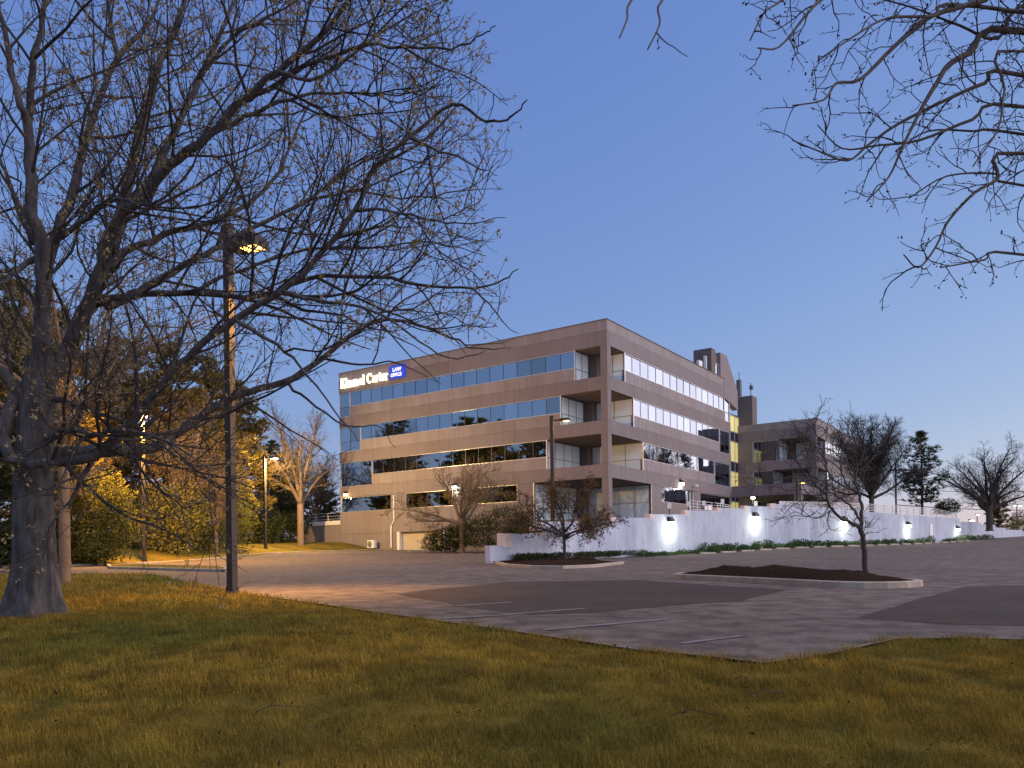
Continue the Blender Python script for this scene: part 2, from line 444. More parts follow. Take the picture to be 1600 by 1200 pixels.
def kerb_run(pts, name, parent, closed=False, stone=2.4, wd=.16, h=.15, inward=1, base=None):
    """kerb stones along a plan polyline, each its own object"""
    P = [Vector((p[0], p[1])) for p in pts]
    if closed: P = P + [P[0]]
    # resample by arc length
    seg = [(P[i + 1] - P[i]).length for i in range(len(P) - 1)]
    L = sum(seg)
    def pos(s):
        s = max(0, min(L, s))
        for i, l in enumerate(seg):
            if s <= l or i == len(seg) - 1: return P[i].lerp(P[i + 1], min(1, s / l if l else 0))
            s -= l
    def nor(s):
        a, b = pos(s - .15), pos(s + .15)
        if closed:
            a, b = pos((s - .15) % L), pos((s + .15) % L)
        d = (b - a).normalized()
        return Vector((-d.y, d.x)) * inward
    n = max(1, round(L / stone))
    out = []
    for i in range(n):
        s0, s1 = i * L / n + .008, (i + 1) * L / n - .008
        k = max(2, int((s1 - s0) / .4) + 1)
        v = []; f = []
        for j in range(k):
            s = s0 + (s1 - s0) * j / (k - 1)
            p, q = pos(s), nor(s); z = prof(p.y) - .02
            for (o_, zz) in [(0, 0), (.012, h), (.04, h + .02), (wd, h + .02), (wd, 0)]:
                v.append((p.x + q.x * o_, p.y + q.y * o_, z + zz))
        for j in range(k - 1):
            for c in range(5):
                c2 = (c + 1) % 5
                f.append((j * 5 + c, j * 5 + c2, j * 5 + 5 + c2, j * 5 + 5 + c))
        f += [(0, 1, 2, 3, 4), tuple((k - 1) * 5 + c for c in (4, 3, 2, 1, 0))]
        mb = MB(); mb.add(v, f)
        out.append(mb.build('kerb_stone', 'kerb', parent))
    return out

def mound(poly, name, m, h0, h1, nrm=.05, kind='structure'):
    """planting bed inside a kerb: a lumpy mound"""
    poly = [Vector((p[0], p[1])) for p in poly]
    c = sum(poly, Vector((0, 0))) / len(poly)
    v = []; f = []; rings = 9; n = len(poly)
    for r_ in range(rings):
        t = r_ / (rings - 1)
        for p in poly:
            q = p.lerp(c, t * .97)
            z = prof(q.y) + h0 + (h1 - h0) * (1 - (1 - t) ** 2) + nrm * (mnoise.noise(Vector((q.x * 1.3, q.y * 1.3, 3))) + .5 * mnoise.noise(Vector((q.x * 4, q.y * 4, 1)))) * min(1, t * 3)
            v.append((q.x, q.y, z))
    for r_ in range(rings - 1):
        for i in range(n):
            i2 = (i + 1) % n
            f.append((r_ * n + i, r_ * n + i2, (r_ + 1) * n + i2, (r_ + 1) * n + i))
    f.append(tuple((rings - 1) * n + i for i in range(n)))
    mb = MB(); mb.add(v, f)
    o = mb.build(name, m, smooth=True)
    if kind: o['kind'] = kind
    return o
def stadium(a, b, wd, n=14):
    a, b = Vector(a), Vector(b); d = (b - a).normalized(); q = Vector((-d.y, d.x))
    pts = []
    for k in range(n + 1):
        t = -PI / 2 + PI * k / n
        pts.append(b + d * math.cos(t) * wd + q * math.sin(t) * wd)
    for k in range(n + 1):
        t = PI / 2 + PI * k / n
        pts.append(a + d * math.cos(t) * wd + q * math.sin(t) * wd)
    return [p[:] for p in pts]
def inset(poly, d):
    P = [Vector(p) for p in poly]; n = len(P); out = []
    for i in range(n):
        t = (P[(i + 1) % n] - P[i - 1]).normalized()
        out.append((P[i] + Vector((-t.y, t.x)) * d)[:])
    return out
# right island (with the crooked tree)
ia, ib = g(1062, 905).xy, g(1440, 919).xy
isl_r = stadium((ia.x + 1.0, ia.y + .2), (ib.x - .75, ib.y + .95), 1.15)
ISL1 = mound(inset(isl_r, .14), 'planting_island', 'mulch', .12, .36, .10)
kerb_run(isl_r, 'kerb', ISL1, closed=True, stone=2.2)
# island at the end of the white wall
il = [g(*p).xy[:] for p in [(771, 881), (790, 886), (830, 889), (880, 889.5), (930, 887.5), (966, 883)]]
il += [(il[-1][0] + .5, il[-1][1] + 1.0), (il[-1][0] - .4, il[-1][1] + 3.5), (5.3, 50.0), (3.4, 47.6), (-1.5, 41.6)]
ISL2 = mound(inset(il, .16), 'planting_island', 'mulch', .12, .24, .05)
kerb_run(il[:8], 'kerb', ISL2, stone=2.4)
# grass tongue on the left
tong = [g(*p).xy[:] for p in [(170, 889.5), (352, 894.8), (358, 892), (348, 889), (165, 883.5)]]
ar = sum(tong[i][0] * tong[(i + 1) % 5][1] - tong[(i + 1) % 5][0] * tong[i][1] for i in range(5))
print('tongue', tong, ar)
if ar < 0: tong = tong[::-1]
TON = mound(inset(tong, .12), 'grass_island', 'lawn', .13, .18, .02)
kerb_run(tong, 'kerb', TON, closed=True, stone=2.6, inward=1)
# far kerb along the left lawn, shrub bed kerb, near lawn edging
KF = MB(); KF.prism([(-24.2, 56), (-24.0, 56), (-24.0, 56.3), (-24.2, 56.3)], prof(56) - .3, prof(56) - .1)
KFo = KF.build('kerb', 'kerb'); KFo['kind'] = 'structure'
kerb_run(KERB_FAR[1:], 'kerb', KFo, stone=3.0, inward=1, h=.13)
bed = [g(640, 863).xy[:], g(700, 861).xy[:], g(770, 857.5).xy[:]]
kerb_run(bed, 'kerb', KFo, stone=3.0, inward=1, h=.15)
# flush concrete edging of the near lawn
ed = MB()
P = [Vector(p) for p in near_edge]
for i in range(len(P) - 1):
    a_, b_ = P[i], P[i + 1]
    n_ = max(1, int((b_ - a_).length / .5))
    for k in range(n_):
        p, q = a_.lerp(b_, k / n_), a_.lerp(b_, (k + 1) / n_)
        d = (q - p).normalized(); s = Vector((-d.y, d.x)) * .035
        ed.add([(p.x + s.x, p.y + s.y, prof(p.y) + .03), (q.x + s.x, q.y + s.y, prof(q.y) + .03), (q.x - s.x, q.y - s.y, prof(q.y) + .03), (p.x - s.x, p.y - s.y, prof(p.y) + .03)], [(0, 1, 2, 3)])
edo = ed.build('lawn_edging', 'edging'); edo['kind'] = 'structure'

# ================================================================== OFFICE BUILDING
def facade_px(x, y, side):
    """pixel -> (s, z) on the right ('R') or left ('L') facade plane"""
    u, v = uv(x, y); r = u / F
    e = eR if side == 'R' else eL
    s = (r * BO.y - BO.x) / (e.x - r * e.y)
    Y = BO.y + e.y * s
    return s, -v * Y / F
def block(root, ox, oy, side, s0, s1, z0, z1, d0, d1, mb=None):
    mb = mb or MB()
    if side == 'L': mb.box(ox + d0, ox + d1, oy + s0, oy + s1, z0, z1)
    else: mb.box(ox + s0, ox + s1, oy + d0, oy + d1, z0, z1)
    return mb
def panels(root, ox, oy, side, cuts, z0, z1, m, d0=0.0, name='concrete_panel'):
    for a_, b_ in zip(cuts[:-1], cuts[1:]):
        block(root, ox, oy, side, a_ + .012, b_ - .012, z0 + .01, z1 - .01, d0, .30).build(name, m, root)
def glazing(root, ox, oy, side, s0, s1, z0, z1, step, d=.12, m='glass', transom=None, trim=True, jitter=.004):
    """one strip window: a frame with mullions, each pane an object under it"""
    n = max(1, round(abs(s1 - s0) / step)); st = (s1 - s0) / n
    fr = MB()
    block(root, ox, oy, side, s0, s1, z1 - .06, z1 - .005, d - .07, d + .08, fr)
    block(root, ox, oy, side, s0, s1, z0 + .005, z0 + .045, d - .07, d + .08, fr)
    mu = []
    for k in range(n + 1):
        c = s0 + k * st; inner = 0 < k < n; hw = .02 if inner else .04
        c = min(max(c, s0 + hw), s1 - hw)
        if inner: mu.append(MB())
        block(root, ox, oy, side, c - hw, c + hw, z0 + .06, z1 - .07, d - .012 if inner else d - .06, d + .07, mu[-1] if inner else fr)
    tr_ = block(root, ox, oy, side, s0 + .05, s1 - .05, transom - .022, transom + .022, d - .015, d + .06) if transom else None
    fo = fr.build('window_frame', 'trim' if trim else 'mull', root)
    for m_ in mu: m_.build('mullion', 'mull', fo)
    if tr_: tr_.build('transom', 'mull', fo)
    for k in range(n):
        a_, b_ = s0 + k * st + .02, s0 + (k + 1) * st - .02
        for (q0, q1) in ([(z0 + .03, transom - .02), (transom + .02, z1 - .03)] if transom else [(z0 + .03, z1 - .03)]):
            j = [random.uniform(-jitter, jitter) for _ in range(2)]
            dd = [d + .02 + j[0], d + .02 - j[0]]; tz = j[1]
            if side == 'L':
                v = [(ox + dd[0] + tz, oy + a_, q0), (ox + dd[1] + tz, oy + b_, q0), (ox + dd[1] - tz, oy + b_, q1), (ox + dd[0] - tz, oy + a_, q1)]
                ex = (.02, 0, 0)
            else:
                v = [(ox + a_, oy + dd[0] + tz, q0), (ox + b_, oy + dd[1] + tz, q0), (ox + b_, oy + dd[1] - tz, q1), (ox + a_, oy + dd[0] - tz, q1)]
                ex = (0, .02, 0)
            MB().extr(v, ex).build('window_pane', 'glassdark' if m == 'glass' and random.random() < .10 else m, fo)
    return fo

B = empty('office_building', BO, BA)
tag(B, 'four storey concrete office block with mirrored strip windows and open corner balconies', 'building')
TOP, PAR = 21.1, 20.16
TT = [18.85, 14.95, 11.05, 7.15]
NL = [3.3, 4.85, 6.4, 7.9]; NR = [3.4, 5.1, 7.0, 8.8]
LL, LR = 34.0, 31.3
cutL = [0, 2.0, 10.0, 18.0, 26.0, LL]; cutR = [.31, 7.9, 15.8, 23.7, LR]
def clip(c, a_, b_): return [a_] + [x for x in c if a_ + .05 < x < b_ - .05] + [b_]
cutRx = [.31, 7.9, 15.8, 23.7, 29.2]
panels(B, 0, 0, 'L', cutL, PAR, TOP, 'concrete', .02); panels(B, 0, 0, 'R', cutRx, PAR, TOP, 'concrete', .02)
cop = MB(); cop.box(-.03, .33, -.03, LL, TOP, TOP + .06); cop.box(.33, 29.2, -.03, .33, TOP, TOP + .06)
cop.build('coping', 'darkconc', B)
stepL = [1.7, 3.3, 5.0, 0]; stepR = [1.75, 3.5, 5.2, 0]
for k, t in enumerate(TT):
    up = PAR if k == 0 else TT[k - 1] - 2.7
    panels(B, 0, 0, 'L', cutL, t, up, 'aggregate'); panels(B, 0, 0, 'R', cutR if k else cutRx, t, up, 'aggregate')
    b = t - 2.7
    if k < 3:
        panels(B, 0, 0, 'L', clip(cutL, NL[k], LL - stepL[k]), b, t - 1.6, 'concrete', .02)
        panels(B, 0, 0, 'R', clip(cutR, NR[k], LR - stepR[k]), b, t - 1.6, 'concrete', .02)
        glazing(B, 0, 0, 'L', NL[k], LL - stepL[k], t - 1.6, t, 1.6)
        glazing(B, 0, 0, 'L', LL - stepL[k], LL - .02, b, t, 1.68, transom=t - 1.6)
        glazing(B, 0, 0, 'R', NR[k], LR - stepR[k], t - 1.6, t, 1.7)
        glazing(B, 0, 0, 'R', LR - stepR[k], LR - .02, b, t, 1.74, transom=t - 1.6)
        zb = b
    else:
        zb = 3.0
        # left ground floor: three long windows, piers, wall below, garage
        wins = [(9.8, 16.0), (17.7, 24.2), (26.2, LL - .02)]
        prev = NL[3]
        for (a_, c_) in wins:
            panels(B, 0, 0, 'L', [prev, a_], 5.5, t, 'aggregate')
            glazing(B, 0, 0, 'L', a_, c_, 5.5, t - .02, 6.5, m='glassdark', d=.14)
            prev = c_
        panels(B, 0, 0, 'L', clip(cutL, NL[3], LL), 3.03, 5.5, 'aggregate')
        panels(B, 0, 0, 'L', [0.0, 8.0, 13.0, 19.0], -1.0, 3.03, 'aggregate')
        panels(B, 0, 0, 'L', [25.0, 26.0, LL], -1.0, 3.03, 'aggregate')
        panels(B, 0, 0, 'L', [0.0, NL[3]], 3.03, 3.6, 'aggregate')
        # right ground floor
        panels(B, 0, 0, 'R', [NR[3], 11.2], 3.2, t, 'aggregate')
        glazing(B, 0, 0, 'R', 11.2, 17.9, 5.6, t - .02, 2.2)
        panels(B, 0, 0, 'R', [11.2, 17.9], 3.2, 5.6, 'aggregate')
        panels(B, 0, 0, 'R', [19.7, 21.5], 3.2, t, 'aggregate')
        glazing(B, 0, 0, 'R', 21.5, LR - .02, 5.3, t - .02, 2.4, m='glassdark')
        panels(B, 0, 0, 'R', [21.5, LR], 3.2, 5.3, 'aggregate')
        panels(B, 0, 0, 'R', [.31, NR[3]], 2.4, 3.6, 'aggregate')
        dr = block(B, 0, 0, 'R', 17.95, 19.65, 4.2, t - .03, .2, .26).build('entrance_door', 'glassdark', B)
        df = MB()
        for c in (17.95, 18.80, 19.62): block(B, 0, 0, 'R', c, c + .07, 4.2, t - .04, .08, .19, df)
        df.build('door_frame', 'wpaint', dr)
    # return glazing of the balcony notch
    trz = t - 1.62
    zg_ = b if k < 3 else 3.6
    n0, n1 = NR[k], NL[k]
    glazing(B, 0, n1, 'R', .02, n0 - .85, zg_, t - .02, 1.6, d=0, m='glass_skytone', transom=trz if k < 3 else 5.4, trim=False)
    glazing(B, n0, 0, 'L', .02, n1 - .85, zg_, t - .02, 1.6, d=0, m='glass_skytone', transom=trz if k < 3 else 5.4, trim=False)
    et = MB(); et.box(-.02, .10, n1 - .05, n1 + .06, zg_, t); et.box(n0 - .05, n0 + .06, -.02, .10, zg_, t)
    et.build('corner_trim', 'trim', B)
    MB().box(n0 - .86, n0 + .2, n1 - .86, n1 + .2, zg_, t - .015).build('inner_column', 'darkconc', B)
    # slab above the notch (its underside is the soffit) and the corner column
    MB().box(.31, n0 + .2, .31, n1 + .2, t - .006, t + .9).build('soffit', 'soffit', B)
    MB().box(.003, .68, .003, .68, zb if k < 3 else 1.0, t).build('corner_column', 'aggregate', B)
    # dark core behind glass and joints
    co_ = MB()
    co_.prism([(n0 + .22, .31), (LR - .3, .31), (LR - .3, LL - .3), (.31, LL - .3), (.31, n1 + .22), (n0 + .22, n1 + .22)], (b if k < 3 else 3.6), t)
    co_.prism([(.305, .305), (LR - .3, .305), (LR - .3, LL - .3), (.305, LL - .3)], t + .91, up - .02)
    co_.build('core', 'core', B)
MB().prism([(.6, .6), (LR - .3, .6), (LR - .3, LL - .3), (.6, LL - .3)], -1, 3.5).build('basement_core', 'core', B)
MB().box(.4, LR - .1, .4, LL - .1, 20.2, 20.4).build('roof_deck', 'roof', B)
bk = MB(); bk.box(LR - .3, LR, .305, LL, 0, PAR); bk.box(.305, LR - .3, LL - .3, LL - .02, 0, TOP)
bk.build('rear_wall', 'aggregate', B)
# garage door with its slats, jambs
gd = MB().box(.55, .6, 19.0, 25.0, 0, 3.03).build('garage_door', 'garage', B)
for k in range(6):
    MB().box(.50, .549, 19.02, 24.98, .55 + k * .41, .55 + k * .41 + .39).build('door_slat', 'garage', gd)
jb = MB(); jb.box(-.04, .5, 25.0, 25.35, 0, 3.06); jb.box(-.04, .5, 18.65, 19.0, 0, 3.06)
jb.build('garage_jamb', 'wpaint', B)
# fin tower on the roof, in the plane of the right facade
def fR(x, y):
    s, z = facade_px(x, y, 'R'); return (s, 0.0, z)
zc = facade_px(1140, 635, 'R')[1]
def fin(pts, depth, name, m, y0=.0):
    MB().extr([(p[0], y0, p[2]) for p in pts], (0, depth, 0)).build(name, m, B)
s1a, s1b = fR(1112, 543)[0], fR(1118.3, 546)[0]
s2a, s2b = fR(1125.3, 551)[0], fR(1135, 556)[0]
s3 = fR(1152.5, 610)[0]
zt1 = fR(1112, 543)[2]; zt2 = fR(1125.3, 550.6)[2]; zt3 = fR(1152.5, 612)[2]; zl = fR(1153, 641)[2]
fin([(29.2, 0, PAR - 1.3), (s3, 0, zl), (s3, 0, zt3), (s2b, 0, fR(1135, 556)[2]), (s2a, 0, zt2), (s2a, 0, TOP + .3), (29.2, 0, TOP + .3)] if s2a > 29.3 else
    [(29.2, 0, PAR - 1.3), (s3, 0, zl), (s3, 0, zt3), (s2b, 0, fR(1135, 556)[2]), (s2a, 0, zt2), (s2a, 0, TOP + .061), (29.2, 0, TOP + .061)], .7, 'roof_fin', 'aggregate', -.012)
MB().box(s1a, s1b, .05, 2.2, TOP - .9, zt1).build('roof_stack', 'darkconc', B)
MB().box(s1b, s2a, .35, 2.0, TOP - .5, zt2 - .3).build('stack_link', 'darkconc', B)
glazing(B, 0, 0, 'R', s1b + .05, s2a - .05, TOP + .1, zt2 - 1.5, 3, d=.2)
for (x0, x1, z1_) in [(s1a - 2.6, s1a - 1.6, TOP + 1.0), (s1a - .5, s1a - .2, TOP + 1.9)]:
    MB().box(x0, x1, .5, .8, TOP - .2, z1_).build('roof_antenna_box', 'wpaint', B)
MB().box(s1a - 6, s1a - 2.6, 1.5, 3, TOP - .4, TOP + .8).build('roof_unit', 'roof', B)
MB().tube([Vector((s1a - 2.1, .65, TOP + .9)), Vector((s1a - 2.1, .65, TOP + 1.9))], .04, 5).build('antenna_mast', 'bronze', B)
# lit stair glazing
M['stairlit'] = emit('stairlit', (.74, .64, .24), .17)
sg = MB()
for k in range(7): sg.box(31.3 + k * 1.62 - .05, 31.3 + k * 1.62 + .05, 2.28, 2.42, 3, 18.4)
for z in (3.0, 7.15, 8.4, 11.05, 12.3, 14.95, 16.2, 18.3): sg.box(31.3, 41.1, 2.26, 2.43, z - .05, z + .05)
sgo = sg.build('stair_frame', 'trim', B)
for k in range(6):
    for (z0, z1) in [(3, 7.15), (8.4, 11.05), (12.3, 14.95), (16.2, 18.3)]:
        MB().box(31.37 + k * 1.62, 31.25 + (k + 1) * 1.62, 2.35, 2.38, z0 + .06, z1 - .06).build('stair_pane', 'stairlit', sgo)
    for (z0, z1) in [(7.15, 8.4), (11.05, 12.3), (14.95, 16.2)]:
        MB().box(31.37 + k * 1.62, 31.25 + (k + 1) * 1.62, 2.35, 2.38, z0 + .06, z1 - .06).build('spandrel_pane', 'glassdark', sgo)
MB().box(41.1, 43.0, .5, 2.5, 3, 21.1).build('stair_shaft', 'darkconc', B)
MB().box(31.35, 41.1, 2.5, 8, 3, 18.6).build('stair_core', 'core', B)
# small roof equipment on the shaft
an = MB(); an.box(40.2, 40.9, 1.8, 2.3, 21.1, 23.2); an.tube([Vector((40.5, 2.0, 23.2)), Vector((40.5, 2.0, 24.2))], .05, 5)
an.tube([Vector((41.5, .8, 21.1)), Vector((41.5, .8, 22.8))], .06, 5); an.box(41.5, 41.9, .6, 1.0, 22.0, 22.5)
an.build('shaft_antenna', 'roof', B)
# entrance bridge between the two blocks
for a_, b_ in zip(np.linspace(-8.2, -.02, 6)[:-1], np.linspace(-8.2, -.02, 6)[1:]):
    MB().box(31.3, 31.6, a_ + .012, b_ - .012, 7.16, 8.45).build('bridge_panel', 'aggregate', B)
MB().box(31.6, 40.6, -8.18, -.05, 7.2, 8.3).build('bridge_slab', 'concrete', B)
MB().box(31.4, 32.3, -8.15, -7.3, 2.5, 7.19).build('bridge_column', 'aggregate', B)

# second, lower wing
WX, WY = 40.65, -7.6
Wg = empty('office_wing', bw(WX, WY), BA)
tag(Wg, 'lower concrete office wing with corner balconies behind the crooked island tree', 'building')
WL, WR, WT = 10.0, 26.0, 17.2
cwL = [0, 3, WL]; cwR = [.31, 8, 16, WR]
panels(Wg, 0, 0, 'L', cwL, 16.2, WT, 'concrete', .02); panels(Wg, 0, 0, 'R', cwR, 16.2, WT, 'concrete', .02)
MB().box(-.03, WL, -.03, .33, WT, WT + .06).build('coping', 'darkconc', Wg)
wn = [4.6, 5.4, 5.4]
for k, t in enumerate([14.95, 11.05, 7.15]):
    up = 16.2 if k == 0 else [14.95, 11.05][k - 1] - 2.7
    panels(Wg, 0, 0, 'L', cwL, t, up, 'aggregate'); panels(Wg, 0, 0, 'R', cwR, t, up, 'aggregate')
    b = t - 2.7; n0 = wn[k]
    panels(Wg, 0, 0, 'L', [8.0, WL], b, t, 'aggregate')
    glazing(Wg, 0, 0, 'L', n0, 8.0, b, t, 1.7, m='glassdark', transom=t - 1.6)
    panels(Wg, 0, 0, 'R', clip(cwR, n0, WR), b, t - 1.6, 'concrete', .02)
    glazing(Wg, 0, 0, 'R', n0, WR, t - 1.6, t, 1.7)
    glazing(Wg, 0, n0, 'R', .02, n0 - .8, b, t - .02, 1.6, d=0, m='glass_skytone', transom=t - 1.6, trim=False)
    glazing(Wg, n0, 0, 'L', .02, n0 - .8, b, t - .02, 1.6, d=0, m='glass_skytone', transom=t - 1.6, trim=False)
    MB().box(n0 - .8, n0 + .2, n0 - .8, n0 + .2, b, t - .015).build('inner_column', 'darkconc', Wg)
    MB().box(.31, n0 + .2, .31, n0 + .2, t - .006, t + .9).build('soffit', 'soffit', Wg)
    MB().box(.003, .68, .003, .68, b, t).build('corner_column', 'aggregate', Wg)
    c_ = MB(); c_.prism([(n0 + .22, .31), (WR - .3, .31), (WR - .3, WL - .2), (.31, WL - .2), (.31, n0 + .22), (n0 + .22, n0 + .22)], b, t)
    c_.prism([(.305, .305), (WR - .3, .305), (WR - .3, WL - .2), (.305, WL - .2)], t + .91, up - .02)
    c_.build('core', 'core', Wg)
panels(Wg, 0, 0, 'L', [0, WL], 1, 4.45, 'aggregate'); panels(Wg, 0, 0, 'R', [.31, 10, WR], 1, 4.45, 'aggregate')
MB().box(.35, WR, .35, WL, 16.3, 16.5).build('roof_deck', 'roof', Wg)
MB().box(WR - .3, WR, .31, WL, 1, WT).build('rear_wall', 'aggregate', Wg)

# ---- illuminated sign letters, built from stems, serifs and bowls
M['letter'] = emit('letter', (1.0, .93, .70), .75)
M['signblue'] = emit('signblue', (.02, .05, .50), .28)
M['signwhite'] = emit('signwhite', (.9, .92, 1.0), .38)
def ring(cx, cy, rx, ry, a0, a1, tv, th, n=20):
    """stroke along an arc; thicker at the sides (tv) than top and bottom (th)"""
    q = []
    for k in range(n):
        b0, b1 = [R(a0 + (a1 - a0) * (k + d) / n) for d in (0, 1)]
        pts = []
        for b_, s in ((b0, 1), (b1, 1), (b1, -1), (b0, -1)):
            wd = th + (tv - th) * abs(math.cos(b_))
            pts.append((cx + (rx - tv / 2 + s * wd / 2) * math.cos(b_), cy + (ry - th / 2 + s * wd / 2) * math.sin(b_)))
        q.append(pts)
    return q
def rect(x0, x1, y0, y1): return [[(x0, y0), (x1, y0), (x1, y1), (x0, y1)]]
def glyph(c):
    st, th, x = .17, .07, .68
    if c == 'K':
        return rect(.12, .12 + st, 0, 1) + rect(.02, .40, 0, th) + rect(.02, .40, 1 - th, 1) + [[(.28, .42), (.34, .36), (.78, 1), (.66, 1)], [(.38, .56), (.50, .66), (.86, 0), (.66, 0)]] + rect(.56, .92, 0, th) + rect(.58, .90, 1 - th, 1), .95
    if c == 'i':
        return rect(.10, .10 + st, 0, x) + rect(.02, .36, 0, th) + rect(.02, .2, x - th, x) + rect(.09, .09 + st + .02, .82, 1.0), .40
    if c == 'l':
        return rect(.10, .10 + st, 0, 1) + rect(.02, .36, 0, th) + rect(.02, .2, 1 - th, 1), .40
    if c == 'm':
        q = []
        for k in range(3):
            q += rect(.10 + k * .34, .10 + st + k * .34, 0, x - .12 if k else x) + rect(.03 + k * .34, .33 + k * .34, 0, th)
        for k in range(2):
            q += ring(.10 + .34 * k + st / 2 + .17, .46, .255, .22, 0, 180, .15, .10, 10)
        return q + rect(.02, .2, x - th, x), 1.12
    if c == 'r':
        return rect(.10, .10 + st, 0, x) + rect(.02, .38, 0, th) + rect(.02, .2, x - th, x) + ring(.40, .46, .2, .22, 40, 150, .12, .13, 8), .56
    if c == 'e':
        return ring(.34, .34, .30, .35, 0, 320, .16, .07, 26) + rect(.12, .60, .34, .41), .68
    if c == 'a':
        return rect(.38, .38 + st, .06, .46) + ring(.34, .46, .21, .22, 0, 165, .15, .08, 12) + ring(.28, .19, .22, .2, 20, 340, .14, .07, 20) + rect(.5, .66, 0, th), .68
    if c == 't':
        return rect(.14, .14 + st, .1, .9) + rect(.02, .46, x - .09, x) + ring(.34, .16, .2, .17, 180, 330, .15, .08, 10), .48
    if c == 'C':
        return ring(.48, .5, .45, .52, 48, 312, .19, .08, 30) + rect(.78, .84, .66, 1.0), .95
    return [], .38
S_ = empty('rooftop_sign_letters', bw(-.02, 33.6, 19.4), BA)
tag(S_, 'glowing white serif letters spelling Kimmel Carter at the roof line', 'sign')
pen = 0.0; CAP = 1.04; KX = .815
for ch in 'Kimmel Carter':
    quads, adv = glyph(ch)
    if quads:
        mb = MB()
        for q in quads:
            # reading direction is -y of the building frame; front faces -x
            mb.extr([(-.14, -(pen + p[0]) * KX, p[1] * CAP) for p in q], (.12, 0, 0))
        mb.build('letter', 'letter', S_)
    pen += adv
print('sign length', pen * KX)
SB = empty('blue_sign_panel', bw(-.02, 26.0, 19.35), BA)
tag(SB, 'blue illuminated panel reading LAW OFFICE beside the glowing letters', 'sign')
MB().box(-.22, 0, -2.15, 0, .0, 1.35).build('panel', 'signblue', SB)
def block_text(txt, u0, v0, h, parent):
    cu = bpy.data.curves.new('txt', 'FONT'); cu.body = txt; cu.size = h * 1.35; cu.extrude = .01; cu.offset = .012
    tmp = bpy.data.objects.new('txt', cu); COL.objects.link(tmp)
    dg = bpy.context.evaluated_depsgraph_get()
    me = bpy.data.meshes.new_from_object(tmp.evaluated_get(dg))
    bpy.data.objects.remove(tmp)
    me.materials.clear(); me.materials.append(M['signwhite'])
    o = bpy.data.objects.new('lettering', me); link(o, parent)
    # local x -> -y of frame, local y -> z, facing -x
    o.matrix_local = Matrix(((0, 0, -1, -.235), (-1, 0, 0, -u0), (0, 1, 0, v0), (0, 0, 0, 1)))
    return o
block_text('LAW', .50, .72, .42, SB); block_text('OFFICE', .22, .20, .36, SB)
# ================================================================== WHITE WALL AND TERRACE
wp = []
for (x0, y0), (x1, y1) in zip(WALL[:-1], WALL[1:]):
    n_ = max(2, int(math.hypot(x1 - x0, y1 - y0) / .25))
    for k in range(n_): wp.append((x0 + (x1 - x0) * k / n_, y0 + (y1 - y0) * k / n_))
wp = np.array(wp)
wpx = CX + wp[:, 0] / wp[:, 1] * F
def wall_at(px): return Vector((float(np.interp(px, wpx, wp[:, 0])), float(np.interp(px, wpx, wp[:, 1]))))
def wall_n(px):
    d = (wall_at(px + 3) - wall_at(px - 3)).normalized()
    return Vector((-d.y, d.x))
def wall_z(px, py):
    p = wall_at(px); return E - uv(px, py)[1] * p.y / F
SEC = [(766, 786, 852.5, 852.5), (786, 837, 834, 834), (837, 956, 815.5, 813.5), (956, 1016, 808.5, 809), (1016, 1072, 803.5, 803.8), (1072, 1121, 797.5, 798), (1121, 1164, 793.5, 794.5), (1164, 1206, 790.5, 791.5),
       (1206, 1275, 787, 792), (1275, 1350, 792, 799), (1350, 1500, 799, 810.5), (1500, 1533, 815, 816), (1533, 1555, 819, 820.5), (1555, 1572, 824, 825), (1572, 1598, 827.5, 828.5), (1598, 1640, 830, 832)]
WW = empty('retaining_wall', (WALL[0][0], WALL[0][1], prof(WALL[0][1])))
tag(WW, 'long white stepped retaining wall curving along the far side of the car park', 'wall')
inv = Matrix.Translation(-Vector(WW.location))
def local(mb): mb.v = [tuple(inv @ Vector(p)) for p in mb.v]; return mb
for i, (x0, x1, t0, t1) in enumerate(SEC):
    n_ = max(2, int((wall_at(x1) - wall_at(x0)).length / 1.0) + 1)
    v = []; f = []
    for k in range(n_):
        px = x0 + (x1 - x0) * k / (n_ - 1); p = wall_at(px); q = wall_n(px) * .36
        z0 = prof(p.y) - .3; z1 = wall_z(px, t0 + (t1 - t0) * k / (n_ - 1))
        v += [(p.x, p.y, z0), (p.x, p.y, z1), (p.x + q.x, p.y + q.y, z1), (p.x + q.x, p.y + q.y, z0)]
    for k in range(n_ - 1):
        for c in range(4): f.append((k * 4 + c, k * 4 + (c + 1) % 4, k * 4 + 4 + (c + 1) % 4, k * 4 + 4 + c))
    f += [(0, 1, 2, 3), tuple((n_ - 1) * 4 + c for c in (3, 2, 1, 0))]
    local(MB().add(v, f)).build('wall_section', 'white', WW)
    if 0 < i <= 8:
        # pinkish end block of each step
        ln = [0, .8, .9, .5, .5, .5, .5, .5, .6][i]; hh = [0, .75, .75, .42, .42, .42, .42, .42, .45][i]
        pa = wall_at(x0); d = (wall_at(x0 + 6) - pa).normalized(); q = Vector((-d.y, d.x)); zt = wall_z(x0, t0)
        pl = [pa - q * .02 - d * .03, pa + d * ln - q * .02, pa + d * ln + q * .40, pa + q * .40 - d * .03]
        local(MB().prism([p[:] for p in pl], zt - hh, zt + .03)).build('step_block', 'pinkcap', WW)
# service doorway in the wall
pd = wall_at(1455); dd = (wall_at(1458) - wall_at(1452)).normalized(); qd = Vector((-dd.y, dd.x))
zd = prof(pd.y)
local(MB().prism([(pd - dd * .45 - qd * .06)[:], (pd + dd * .45 - qd * .06)[:], (pd + dd * .45 + qd * .02)[:], (pd - dd * .45 + qd * .02)[:]], zd, wall_z(1455, 818.5))).build('service_door', 'wpaint', WW)
